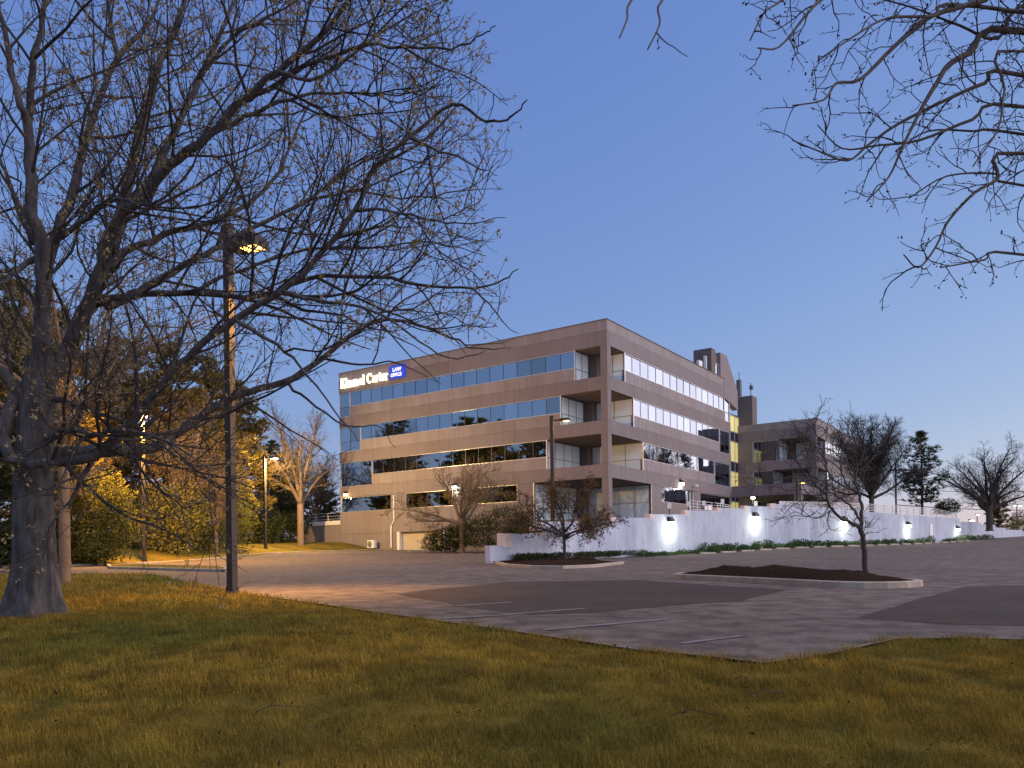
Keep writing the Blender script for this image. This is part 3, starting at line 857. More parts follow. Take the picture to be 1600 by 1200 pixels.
# terrace behind the wall
v = []; f = []
xs_ = list(range(838, 1640, 12))
for px in xs_:
    for (x0, x1, t0, t1) in SEC:
        if x0 <= px <= x1: zt = wall_z(px, t0 + (t1 - t0) * (px - x0) / (x1 - x0)) - .32
    p = wall_at(px); q = wall_n(px) * .3
    far = 3.0 + 24 * min(1, max(0, (px - 880) / 90))
    for dd_ in (0, .1, .3, .6, 1): v.append((p.x + q.x + dd_ * far * .12, p.y + q.y + dd_ * far, zt))
for i in range(len(xs_) - 1):
    for k in range(4): f.append((i * 5 + k, i * 5 + k + 1, i * 5 + 6 + k, i * 5 + 5 + k))
to = MB().add(v, f).build('terrace', 'asphalt'); to['kind'] = 'structure'
# soil strip and ground-cover plants at the foot of the wall
sp_ = []
for px in range(975, 1560, 8): sp_.append((wall_at(px) + wall_n(px) * .05)[:])
for px in range(1559, 974, -8): sp_.append((wall_at(px) - wall_n(px) * 1.35)[:])
drape(sp_, .05, 'planting_strip', 'soil')
# wheel stops
stops = []
s_ = 0; pxs = []
px = 1060.0
while px < 1545:
    p0 = wall_at(px); q0 = wall_n(px)
    L_ = 0; nx_ = px
    while L_ < 2.75: nx_ += .5; L_ = (wall_at(nx_) - p0).length
    pxs.append((px, nx_)); px = nx_
wsm = None
for i, (a_, b_) in enumerate(pxs[:20]):
    m_ = (a_ + b_) / 2; p = wall_at(m_) - wall_n(m_) * 1.65; d = (wall_at(b_) - wall_at(a_)).normalized()
    if wsm is None:
        mb = MB(); pr = [(-.09, 0), (-.065, .13), (.065, .13), (.09, 0)]
        mb.extr([(-.98, y, z) for y, z in pr], (1.96, 0, 0))
        o = mb.build('wheel_stop', 'kerb'); wsm = o
    else:
        o = wsm.copy(); COL.objects.link(o)
    o.location = (p.x, p.y, prof(p.y) + .012); o.rotation_euler = (0, random.uniform(-.01, .01), math.atan2(d.y, d.x) + random.uniform(-.02, .02))
    tag(o, 'concrete wheel stop, %s from the left in the row before the white wall' % ordinal(i), 'wheel stop', 'wheel stops along the white wall')

# ================================================================== RAILINGS
def railing(name, label, pts, hs, nrails, post_step, rr=.022, pr=.028, group=None):
    """pts: (Vector3 base) polyline; hs: height at each"""
    root = empty(name, pts[0]); tag(root, label, 'railing', group)
    base = Vector(pts[0])
    seg = [(pts[i + 1] - pts[i]).length for i in range(len(pts) - 1)]
    L = sum(seg)
    def pos(s):
        for i, l in enumerate(seg):
            if s <= l + 1e-6: return pts[i].lerp(pts[i + 1], min(1, s / l)) - base, hs[i] + (hs[i + 1] - hs[i]) * min(1, s / l)
            s -= l
        return pts[-1] - base, hs[-1]
    n_ = max(1, round(L / post_step))
    for k in range(n_ + 1):
        p, h = pos(L * k / n_)
        MB().tube([p - Vector((0, 0, .05)), p + Vector((0, 0, h))], pr, 6).build('post', 'rail', root)
    for r_ in range(nrails):
        fr = 1 - r_ / nrails
        MB().tube([pos(L * k / (n_ * 2))[0] + Vector((0, 0, pos(L * k / (n_ * 2))[1] * fr)) for k in range(n_ * 2 + 1)], rr, 5).build('rail', 'rail', root)
    return root
rt = [(1220, 783.5), (1290, 785), (1350, 787), (1420, 791), (1470, 796), (1500, 803)]
pts = []; hs = []
for px in list(range(1222, 1500, 16)) + [1498]:
    for (x0, x1, t0, t1) in SEC:
        if x0 <= px <= x1: zt = wall_z(px, t0 + (t1 - t0) * (px - x0) / (x1 - x0))
    ty = float(np.interp(px, [a for a, b in rt], [b for a, b in rt]))
    p = wall_at(px) + wall_n(px) * .18
    pts.append(Vector((p.x, p.y, zt))); hs.append(max(.25, E - uv(px, ty)[1] * p.y / F - zt))
railing('guard_railing', 'long pale metal guard railing on top of the curving white wall', pts, hs, 5, 1.9, .032, .04)
p0, p1, p2 = at(1078, 801, 62.5), at(1120, 801, 66), at(1142, 800, 72)
railing('entrance_railing', 'short pale metal railing in front of the side entrance doors', [p0, p1, p2], [.95, .8, .6], 4, 1.2)
# retaining wall left of the building, with its railing
SW = empty('side_retaining_wall', bw(0, 34.05, 0), BA)
tag(SW, 'low concrete retaining wall running left from the office block', 'wall')
MB().box(.02, .3, 0, 6.4, -1, 4.15).build('wall_section', 'aggregate', SW)
MB().box(.0, .32, 0, 4.6, 4.16, 4.62).build('white_parapet', 'wpaint', SW)
rp = [bw(.16, 34.1, 4.15), bw(.16, 40.3, 4.15)]
railing('side_railing', 'pale pipe railing on the low wall left of the office block', rp, [1.35, 1.35], 4, 2.0)

# ================================================================== LAMPS
def lamp_data(name, energy, col, rad, typ='POINT', spot=None):
    l = bpy.data.lights.new(name, typ); l.energy = energy; l.color = col; l.shadow_soft_size = rad
    if spot: l.spot_size = spot; l.spot_blend = .9
    return l
SOD = (1.0, .50, .11); WARM = (1.0, .64, .25); WHITE = (.93, 1.0, .80)
M['sodium'] = emit('sodium', (1.0, .52, .12), 2.6)
M['sodium2'] = emit('sodium2', (1.0, .40, .05), 2.5)
M['warmlens'] = emit('warmlens', (1.0, .82, .46), 5)
M['whitelens'] = emit('whitelens', (.97, 1.0, .84), 6)
def pole_lamp(base, h, wd, arm_az, label, energy, col, lens, head=(.78, .42, .2), arm=.25, group='car park lamp posts', area=False):
    root = empty('lamp_post', base, arm_az); tag(root, label, 'lamp post', group)
    w2 = wd / 2
    MB().box(-w2, w2, -w2, w2, -.3, h).build('pole', 'bronze', root)
    bp = MB(); bp.box(-w2 * 1.5, w2 * 1.5, -w2 * 1.5, w2 * 1.5, -.05, .06); bp.box(-w2 * 1.2, w2 * 1.2, -w2 * 1.2, w2 * 1.2, .06, .16)
    bp.build('base_plate', 'bronze', root)
    z = h - .35 * head[2] / .2
    MB().box(w2, w2 + arm, -.045, .045, z - .05, z + .05).build('arm', 'bronze', root)
    hd = MB(); a_ = w2 + arm; hx, hy, hz = head
    prof_ = [(a_, z - hz / 2), (a_, z + hz / 2 - .03), (a_ + .06, z + hz / 2), (a_ + hx - .1, z + hz / 2), (a_ + hx, z + hz * .1), (a_ + hx, z - hz / 2)]
    hd.extr([(x, -hy / 2, zz) for x, zz in prof_], (0, hy, 0))
    hdo = hd.build('lamp_head', 'bronze', root)
    MB().box(a_ + hx * .38, a_ + hx - .05, -hy * .36, hy * .36, z - hz / 2 - .012, z - hz / 2 - .002).build('lens', lens, hdo)
    ld = lamp_data('lamp_light', energy, col, .12, 'AREA' if area else 'POINT')
    if area: ld.shape = 'DISK'; ld.size = .3; ld.spread = R(84)
    lo = bpy.data.objects.new('lamp_light', ld)
    link(lo, root); lo.location = (a_ + hx * .65, 0, z - hz / 2 - .12)
    return root
b1 = g(363, 928.5)
H1 = E - uv(352, 352)[1] * b1.y / F - b1.z
print('lamp1', b1, H1)
pole_lamp(b1, H1, .16, R(-24), 'tall dark square lamp post at the lawn edge with an amber light', 140, SOD, 'sodium', arm=.1, head=(.74, .42, .27), area=True)
P2 = Vector((-23.9, 51.6, gz(-23.9, 51.6)))
pole_lamp(P2, 9.6, .22, R(-60), 'dark lamp post standing in front of the yellow-lit shrub', 6200, SOD, 'sodium', arm=.9)
P3 = at(415, 858, 75); P3.z = gz(P3.x, P3.y)
pole_lamp(P3, E - uv(411, 711)[1] * 75 / F - P3.z, .22, R(-35), 'dark lamp post beside the amber-lit bare tree left of the office', 4200, WARM, 'warmlens', arm=.9)
P4 = at(864, 813, 60); P4.z = 3.0
pole_lamp(P4, E - uv(863, 650)[1] * 60 / F - P4.z, .26, R(-20), 'dark lamp post rising behind the white wall at the balcony corner', 80, SOD, 'sodium', arm=.5, group='car park lamp posts')
P5 = at(1246, 790, 76); P5.z = E + 3.9
pole_lamp(P5, E - uv(1246, 747)[1] * 76 / F - P5.z, .16, R(35), 'dark lamp post with an orange light before the lower wing', 150, (1, .40, .07), 'sodium2')
# flood lamp on a short post
pf = at(1176, 795, 70)
rf = empty('flood_lamp', pf); tag(rf, 'small white flood lamp on a short post above the white wall', 'lamp')
hf = at(1176, 779, 70).z - pf.z
MB().tube([Vector((0, 0, -.5)), Vector((0, 0, hf))], .05, 6).build('post', 'bronze', rf)
hf_ = MB().box(-.2, .2, -.14, .14, hf, hf + .14).build('lamp_head', 'bronze', rf)
MB().box(-.17, .17, -.17, -.14, hf - .03, hf + .12).build('lens', 'whitelens', hf_)
lo = bpy.data.objects.new('lamp_light', lamp_data('lamp_light', 30, WHITE, .1)); link(lo, rf); lo.location = (0, -.35, hf)
def wall_pack(loc, nrm, label, energy, col, lens, group, sc=1.0, out=.38):
    rz = math.atan2(nrm.y, nrm.x)
    root = empty('wall_lamp', loc, rz); tag(root, label, 'wall lamp', group)
    hb = MB().extr([(0.0, -.18 * sc, -.12 * sc), (0.0, -.18 * sc, .14 * sc), (.10 * sc, -.18 * sc, .14 * sc), (.22 * sc, -.18 * sc, 0.0), (.22 * sc, -.18 * sc, -.12 * sc)], (0, .36 * sc, 0)).build('housing', 'bronze', root)
    MB().extr([(.03 * sc, -.16 * sc, -.122 * sc), (.215 * sc, -.16 * sc, -.122 * sc), (.25 * sc, -.16 * sc, -.26 * sc), (.10 * sc, -.16 * sc, -.33 * sc), (.03 * sc, -.16 * sc, -.30 * sc)], (0, .32 * sc, 0)).build('lens', lens, hb)
    l = bpy.data.objects.new('lamp_light', lamp_data('lamp_light', energy, col, .06)); link(l, root); l.location = (out, 0, -.56 * sc); l.rotation_euler = (0, R(22), 0)
    return root
for i, (px, py) in enumerate([(1046, 812), (1179, 804), (1319, 810), (1418, 818), (1495, 824)]):
    p = wall_at(px); q = wall_n(px)
    wall_pack(Vector((p.x, p.y, wall_z(px, py))), Vector((-q.x, -q.y, 0)), 'bright white lamp on the white wall, %s from the left' % ordinal(i), [36, 36, 34, 34, 32][i], WHITE, 'whitelens', 'lamps on the white wall', sc=1.5, out=.62)
s_, z_ = facade_px(541, 770, 'L')
wall_pack(bw(-.01, s_, z_), -eR, 'lit wall lamp near the left end of the office block', 22, WARM, 'warmlens', 'lamps on the office walls')
s_, z_ = facade_px(712, 757, 'L')
wall_pack(bw(-.01, s_, z_), -eR, 'lit wall lamp behind the budding tree at the shrub bed', 22, WHITE, 'whitelens', 'lamps on the office walls', sc=1.3)
s_, z_ = facade_px(1063, 752, 'R')
wall_pack(bw(s_, -.01, z_), -eL, 'lit wall lamp above the side entrance', 22, WHITE, 'whitelens', 'lamps on the office walls', sc=1.4)
s_, z_ = facade_px(1083, 759, 'R')
sc_ = empty('security_camera', bw(s_, 0, z_), BA); tag(sc_, 'small pale security camera on the office wall beside the lamp', 'camera')
MB().tube([Vector((0, 0, 0)), Vector((0, -.35, .05))], .04, 6).build('bracket', 'wpaint', sc_)
MB().tube([Vector((-.3, -.4, .0)), Vector((.3, -.42, -.06))], .1, 8).build('housing', 'wpaint', sc_)
# signs on posts above the wall
for i, (px, yt, yb, Y) in enumerate([(1046, 786, 802, 61), (1076, 783.5, 800, 63.5), (1100, 782.5, 799, 66), (1129, 779.5, 794, 69), (1181, 783, 794, 71)]):
    pb, ptop = at(px, yb + 3, Y), at(px, yt, Y); h = ptop.z - pb.z
    r_ = empty('parking_sign', pb); tag(r_, 'white plate on a dark post above the white wall, %s from the left' % ordinal(i), 'sign', 'small signs above the white wall')
    MB().tube([Vector((0, .03, -.3)), Vector((0, .03, h))], .035, 6).build('post', 'bronze', r_)
    MB().box(-.15, .15, -.02, .0, h - .42, h).build('plate', 'wpaint', r_)
# air conditioner and downpipe at the garage end
s_, z_ = facade_px(589, 861, 'L')
zg0 = gz(*bw(-.6, s_).xy) - E
ac = empty('air_conditioner', bw(-.75, s_, zg0), BA); tag(ac, 'white air conditioning unit standing on the grass by the garage', 'air conditioner')
bd = MB().box(-.2, .2, -.5, .5, .1, .95).build('body', 'wpaint', ac)
MB().extr([(-.21, .14 + .34 * math.cos(t), .52 + .34 * math.sin(t)) for t in np.linspace(0, 2 * PI, 21)[:-1]], (.012, 0, 0)).build('fan_opening', 'bronze', bd)
gl = MB()
for r_ in (.1, .2, .29): gl.tube([Vector((-.225, .14 + r_ * math.cos(t), .52 + r_ * math.sin(t))) for t in np.linspace(0, 2 * PI, 17)], .012, 4)
gl.build('fan_grille', 'wpaint', bd)
for yy in (-.38, .38): MB().box(-.18, .18, yy - .06, yy + .06, 0, .1).build('foot', 'bronze', ac)
dp = empty('downpipe', bw(0, 25.7, zg0), BA); tag(dp, 'white drainpipe with a kink on the wall left of the garage', 'pipe')
z1 = 6.95 - zg0
MB().tube([Vector((-.1, .0, z1)), Vector((-.1, .0, 2.9)), Vector((-.1, .42, 2.4)), Vector((-.1, .42, .1))], .085, 8).build('pipe', 'wpaint', dp)
for zz in (1.0, 4.2): MB().box(-.2, .01, -.12 if zz > 3 else .3, .12 if zz > 3 else .54, zz, zz + .05).build('bracket', 'wpaint', dp)
# utility pole and wires far right
UP = at(1400, 790, 150); UP.z -= 3
up = empty('utility_pole', UP); tag(up, 'distant utility pole behind the trees right of the lower wing', 'pole')
MB().tube([Vector((0, 0, -2)), Vector((0, 0, 11))], [.2, .14], 7).build('pole', 'bark_grey', up)
MB().box(-1.2, 1.2, -.08, .08, 9.6, 9.8).build('crossarm', 'bark_grey', up)
for i, (ya, yb_) in enumerate([(765, 756), (781, 779), (789, 790)]):
    a_, b_ = at(1400, ya, 150), at(1760, yb_, 175)
    w_ = MB().tube([a_.lerp(b_, k / 12) - Vector((0, 0, 1.0 * math.sin(PI * k / 12))) for k in range(13)], .05 if i < 2 else .08, 5).build('overhead_wire', 'bronze')
    tag(w_, ['topmost', 'middle', 'lowest'][i] + ' overhead wire crossing the pale sky at the right', 'wire', 'overhead wires')
# distant lamp posts right
for i, (px, yt, yb, Y, lab) in enumerate([(1518, 813, 830, 104, 'bright white lamp on a short post beyond the stepped wall end'), (1527, 804, 826, 150, 'slender far lamp post with a white light left of the right-hand tree'), (1589, 790, 826, 150, 'far twin-headed white lamp post at the right edge')]):
    pb, pt = at(px, yb, Y), at(px, yt, Y); h = pt.z - pb.z
    r_ = empty('distant_lamp', pb); tag(r_, lab, 'lamp post', 'distant lamps')
    MB().tube([Vector((0, 0, -2)), Vector((0, 0, h))], .09, 6).build('pole', 'bronze', r_)
    for dx in ((-.5, .5) if i == 2 else (0,)):
        hd = MB().box(dx - .3, dx + .3, -.25, .25, h, h + .14).build('lamp_head', 'bronze', r_)
        MB().box(dx - .22, dx + .22, -.3, -.1, h - .1, h - .003).build('lens', 'whitelens', hd)
# blue far ridge
v = []; f = []
xsr = np.linspace(-1500, 2600, 120)
for x in xsr:
    hz = 34 + 9 * mnoise.noise(Vector((x * .004, 0, 7))) + 3 * mnoise.noise(Vector((x * .03, 0, 2)))
    v += [(x, 1200, 0), (x, 1205, hz + E), (x, 1300, hz + E), (x, 1310, 0)]
for i in range(len(xsr) - 1):
    for k in range(3): f.append((i * 4 + k, i * 4 + k + 1, i * 4 + 5 + k, i * 4 + 4 + k))
hl = MB().add(v, f).build('hills', 'hill'); hl['kind'] = 'structure'
# ================================================================== TREES
UPV = Vector((0, 0, 1))
def rv(): return Vector((random.gauss(0, 1), random.gauss(0, 1), random.gauss(0, 1)))
def perp(t):
    ref = UPV if abs(t.z) < .9 else Vector((1, 0, 0))
    a = t.cross(ref); a.normalize(); return a
class Tree:
    """bare branching tree: thick wood and fine twigs are collected separately"""
    def __init__(s, P): s.P = P; s.wood = MB(); s.twig = MB(); s.tips = []; s.n = 0
    def limb(s, pts, rad, lvl=0, f0=None):
        P = s.P
        (s.wood if lvl <= P['wood'] else s.twig).tube(pts, rad, P['sides'][min(lvl, len(P['sides']) - 1)], cap=(lvl == 0))
        s.n += 1
        if lvl >= P['max']:
            s.tips.append((pts[-1], (pts[-1] - pts[-2]).normalized()))
            if random.random() < .5: s.tips.append((pts[len(pts) // 2], rv().normalized()))
            return
        seg = [(pts[i + 1] - pts[i]).length for i in range(len(pts) - 1)]
        L = sum(seg); n = int(L * P['dens'][lvl] + random.random())
        a0 = random.uniform(0, 6.28); st = P['f0'][lvl] if f0 is None else f0
        for i in range(n):
            fr = st + (1 - st) * (i + random.random()) / n
            d = fr * L; k = 0
            while k < len(seg) - 1 and d > seg[k]: d -= seg[k]; k += 1
            t_ = min(1, d / max(seg[k], 1e-6))
            p = pts[k].lerp(pts[k + 1], t_); r = rad[k] + (rad[k + 1] - rad[k]) * t_
            tan = (pts[k + 1] - pts[k]).normalized()
            az = a0 + i * 2.4 + random.uniform(-.5, .5)
            a = perp(tan); b = tan.cross(a)
            side = a * math.cos(az) + b * math.sin(az)
            ang = R(random.gauss(P['ang'][lvl], 10))
            dr = (tan * math.cos(ang) + side * math.sin(ang) + UPV * P['up'][lvl]).normalized()
            ln = P['len'][lvl] * random.uniform(.55, 1.25) * (1.15 - .6 * fr)
            if lvl == 0 and 'lenk' in P: ln *= P['lenk'](p)
            r0 = min(r * .72, P['rk'][lvl] * ln)
            m = P['segs'][lvl]; q = [p]; cur = p.copy(); dd = dr
            for j in range(m):
                dd = (dd + rv() * P['wig'][lvl] + UPV * P['trop'][lvl] / m).normalized()
                cur = cur + dd * (ln / m); q.append(cur.copy())
            rr = [r0 * (1 - .8 * j / m) + P['tip'] for j in range(m + 1)]
            if 'keep' in P and not P['keep'](q, lvl + 1): continue
            s.limb(q, rr, lvl + 1)
    def finish(s, root, org, wood_m, twig_m, bud=None, bud_m='bud', bud_n=3, bud_sz=.045, bud_p=1.0):
        o = Vector(org)
        for mb in (s.wood, s.twig): mb.v = [(a - o.x, b - o.y, c - o.z) for a, b, c in mb.v]
        out = [s.wood.build('trunk', wood_m, root, smooth=True, fix=False)]
        if s.twig.v:
            t = s.twig.build('crown', twig_m, root, smooth=True, fix=False); out.append(t)
        if bud and s.tips:
            V = []; Fc = []
            for p, d in s.tips:
                if random.random() > bud_p: continue
                for k in range(bud_n):
                    dv = (d + rv() * .7).normalized(); sd = perp(dv).lerp(rv().normalized(), .5) * bud_sz * .45
                    b0 = p - o + rv() * bud_sz * .35; tip = b0 + dv * bud_sz * random.uniform(.7, 1.4); md = b0.lerp(tip, .5)
                    n_ = len(V); V += [b0[:], (md + sd)[:], tip[:], (md - sd)[:]]; Fc.append((n_, n_ + 1, n_ + 2, n_ + 3))
            if V: out.append(raw_mesh(bud, V, Fc, bud_m, root))
        return out
def curve(pts, n=3):
    """Catmull-Rom resample"""
    P = [pts[0] * 2 - pts[1]] + pts + [pts[-1] * 2 - pts[-2]]; out = []
    for i in range(1, len(P) - 2):
        for k in range(n):
            t = k / n; a, b, c, d = P[i - 1], P[i], P[i + 1], P[i + 2]
            out.append(.5 * ((2 * b) + (c - a) * t + (2 * a - 5 * b + 4 * c - d) * t * t + (3 * b - a - 3 * c + d) * t ** 3))
    out.append(pts[-1]); return out
def traced(T, px, d0, d1, r0, r1, lvl=0, n=3, wob=.0, f0=None):
    """limb traced as pixels, its depth running from d0 to d1"""
    m = len(px)
    pts = [at(x, y, d0 + (d1 - d0) * (i / (m - 1))) for i, (x, y) in enumerate(px)]
    pts = curve(pts, n)
    k = len(pts)
    rad = [r0 + (r1 - r0) * (i / (k - 1)) ** .8 for i in range(k)]
    if wob:
        pts = [p + rv() * wob if 0 < i < k - 1 else p for i, p in enumerate(pts)]
    T.limb(pts, rad, lvl, f0); return pts

# ---- the big tree on the left
OB = g(52, 962); OY = OB.y
print('oak', OB)
PO = dict(wood=0, max=3, sides=[9, 5, 4, 3], dens=[2.7, 3.6, 5.2], f0=[.10, .12, .15], ang=[48, 45, 42], up=[.10, .08, .10], len=[2.3, .95, .42], rk=[.011, .008, .0065],
          segs=[6, 5, 3], wig=[.13, .14, .15], trop=[.35, .3, .3], tip=.0022)
def to_px(p):
    u, v = p.x / p.y * F, (E - p.z) / p.y * F
    return CX + u + ROLL * v, HY + v - ROLL * u
def oak_keep(q, lvl):
    # fewer twigs low over the office front, as on the real tree
    for p in q:
        x, y = to_px(p)
        if 510 < x < 645 and 555 < y < 625 and random.random() < (.75 if lvl > 1 else .35): return False
        if x > 420 and y > 600 and random.random() < .22: return False
        if x > 640 and y > 520 and random.random() < .18: return False
        if x > np.interp(y, [-50, 0, 100, 160, 200, 300, 440, 560, 600, 700], [740, 750, 785, 825, 815, 785, 812, 800, 690, 640]) + 12 * math.sin(y * .11): return False
    return True
PO['keep'] = oak_keep
TO = Tree(PO)
def trunk_mesh(T, pts, rad, flare, sides=84):
    """trunk with buttress flare, uneven section and furrowed bark"""
    pts = curve(pts, 4); n = len(pts); rad = np.interp(np.linspace(0, 1, n), np.linspace(0, 1, len(rad)), rad)
    v = []; f = []
    for i, p in enumerate(pts):
        for k in range(sides):
            t = 2 * PI * k / sides; c, s = math.cos(t), math.sin(t)
            fl = flare * math.exp(-(p.z - pts[0].z) / .40)
            rr = rad[i] * (1 + .07 * mnoise.noise(Vector((c * 1.5, s * 1.5, p.z * .9)))) + fl * (.75 + .35 * math.sin(5 * t + .6) + .2 * math.sin(3 * t))
            rd = abs(mnoise.noise(Vector((c * 5.5, s * 5.5, p.z * 1.1)))) + .5 * abs(mnoise.noise(Vector((c * 12, s * 12, p.z * 2.6 + 5))))
            rr += .045 * rd - .018
            v.append((p.x + rr * c, p.y + rr * s, p.z))
    for i in range(n - 1):
        for k in range(sides):
            f.append((i * sides + k, i * sides + (k + 1) % sides, (i + 1) * sides + (k + 1) % sides, (i + 1) * sides + k))
    T.wood.add(v, f)
tb = [at(x, y, OY) for x, y in [(50, 975), (51, 950), (52, 920), (52, 880), (52, 820), (52, 770), (54, 720), (55, 680), (57, 640), (60, 600), (62, 560)]]
tb = curve(tb, 2)
trr = np.interp(np.linspace(0, 1, len(tb)), [0, .2, .5, .7, .85, 1], [.325, .30, .275, .265, .235, .21])
trunk_mesh(TO, tb, list(trr), .30)
q = OY
LIMBS = [
 # px list, depth start, depth end, r0, r1
 ([(62, 575), (66, 500), (66, 396), (50, 333), (46, 233), (42, 188), (29, 154), (8, 62), (-10, -30)], q, q - 1.2, .17, .035),
 ([(44, 205), (50, 125), (62, 50), (75, -20), (84, -90)], q - .3, q - .8, .075, .03),
 ([(66, 450), (83, 375), (112, 308), (129, 242), (146, 183), (183, 92), (217, 54), (242, 17), (262, -50)], q, q + 2.2, .12, .03),
 ([(183, 95), (172, 40), (168, -10), (150, -70)], q + 1.2, q + 1.4, .05, .025),
 ([(60, 600), (100, 560), (128, 500), (150, 450), (179, 375), (200, 283), (221, 200), (246, 112), (275, 42), (297, -30)], q, q + 1.6, .20, .05),
 ([(172, 390), (200, 330), (233, 283), (275, 204), (308, 129), (333, 75), (370, -5), (395, -60)], q + .5, q + 2.4, .11, .035),
 ([(110, 540), (150, 440), (185, 340), (217, 312), (267, 258), (325, 212), (383, 154), (433, 112), (500, 58), (546, 0), (570, -40)], q - .3, q - 2.4, .13, .03),
 ([(383, 156), (420, 140), (475, 104), (546, 79), (610, 71), (704, 75), (754, 54), (775, 40)], q - 1.5, q - 2.6, .05, .008),
 ([(325, 212), (400, 175), (470, 150), (540, 145), (620, 150), (690, 130)], q - 1.2, q - 1.0, .045, .008),
 ([(172, 420), (192, 396), (258, 367), (333, 346), (387, 317), (429, 279), (462, 208), (490, 140), (500, 60)], q + .3, q + 2.8, .085, .015),
 ([(165, 480), (204, 462), (258, 433), (312, 400), (354, 379), (396, 354), (483, 312), (537, 271), (600, 245), (680, 260)], q + .2, q + 2.6, .095, .015),
 ([(150, 475), (208, 461), (292, 458), (408, 462), (504, 430), (608, 437), (700, 450), (775, 442), (810, 420)], q - .2, q - 1.6, .075, .010),
 # low dark limb that sweeps across in front of the trunk
 ([(34, 614), (12, 648), (6, 690), (18, 716), (42, 725), (100, 722), (146, 713), (200, 667), (246, 608), (292, 558), (367, 500), (440, 455), (500, 400), (554, 329), (583, 267), (617, 233), (708, 163), (760, 190), (800, 182), (824, 156)], q - .05, q - 2.6, .125, .012),
 ([(554, 329), (600, 328), (660, 340), (730, 350), (790, 340)], q - 2.0, q - 2.6, .03, .006),
 ([(640, 215), (700, 240), (750, 262), (778, 275)], q - 2.3, q - 2.2, .025, .006),
 # second low limb, further back, over the building
 ([(66, 715), (125, 706), (180, 704), (233, 700), (267, 683), (325, 642), (375, 617), (442, 596), (505, 560), (570, 510), (620, 500), (690, 520), (745, 545), (800, 543)], q + .3, q + 2.4, .12, .010),
 ([(505, 560), (560, 570), (610, 565), (650, 580), (690, 600)], q + 1.8, q + 1.4, .03, .006),
 ([(442, 596), (480, 625), (540, 665), (590, 665), (618, 700)], q + 1.6, q + .9, .035, .006),
 ([(75, 620), (125, 637), (192, 658), (240, 690), (310, 730)], q + .1, q - 1.4, .055, .012),
 ([(146, 713), (122, 760), (108, 795)], q - .6, q - .8, .04, .03),
 ([(74, 690), (110, 672), (150, 680), (190, 672), (260, 690), (330, 736)], q - .1, q - 2.2, .06, .01),
 # to the left and towards the viewer
 ([(54, 640), (20, 600), (-20, 560), (-80, 500)], q, q - .5, .13, .05),
 ([(60, 400), (30, 420), (0, 445), (-60, 480)], q, q - 1.5, .07, .02),
 ([(52, 380), (20, 300), (0, 243), (-40, 180)], q, q + 1.0, .06, .02),
 ([(96, 371), (150, 330), (185, 310), (240, 320), (300, 260), (330, 180)], q - .6, q - 2.8, .05, .01),
 ([(367, 500), (420, 530), (470, 570), (520, 640), (560, 690)], q - 1.6, q - 1.9, .04, .007),
 ([(440, 455), (500, 470), (570, 480), (640, 520), (700, 560), (760, 548)], q - 1.9, q - 2.4, .035, .007),
 ([(292, 458), (380, 420), (480, 390), (590, 385), (680, 380), (760, 400)], q - .6, q - .2, .04, .008),
 ([(483, 312), (560, 300), (650, 310), (740, 290), (780, 250)], q + 1.6, q + 2.0, .035, .007),
 ([(433, 112), (500, 120), (580, 60), (650, 20), (720, -10)], q - 2.0, q - 1.4, .035, .008),
 ([(308, 129), (360, 60), (430, 20), (500, -20)], q + 1.6, q + 1.0, .05, .015),
]
for (px, d0, d1, r0, r1) in LIMBS:
    if px[0][1] > 630: r0 *= 1.3
    traced(TO, px, d0, d1, r0 * .84, r1 * .7, 0, 4, .012)
oak = empty('oak_tree', OB); tag(oak, 'huge bare tree with thick grey trunk and sweeping limbs on the left lawn', 'tree', 'bare trees')
TO.finish(oak, OB, 'bark_oak', 'twig', 'buds', 'bud', 4, .055, .7)
print('oak branches', TO.n, 'tips', len(TO.tips), time.time() - T0)

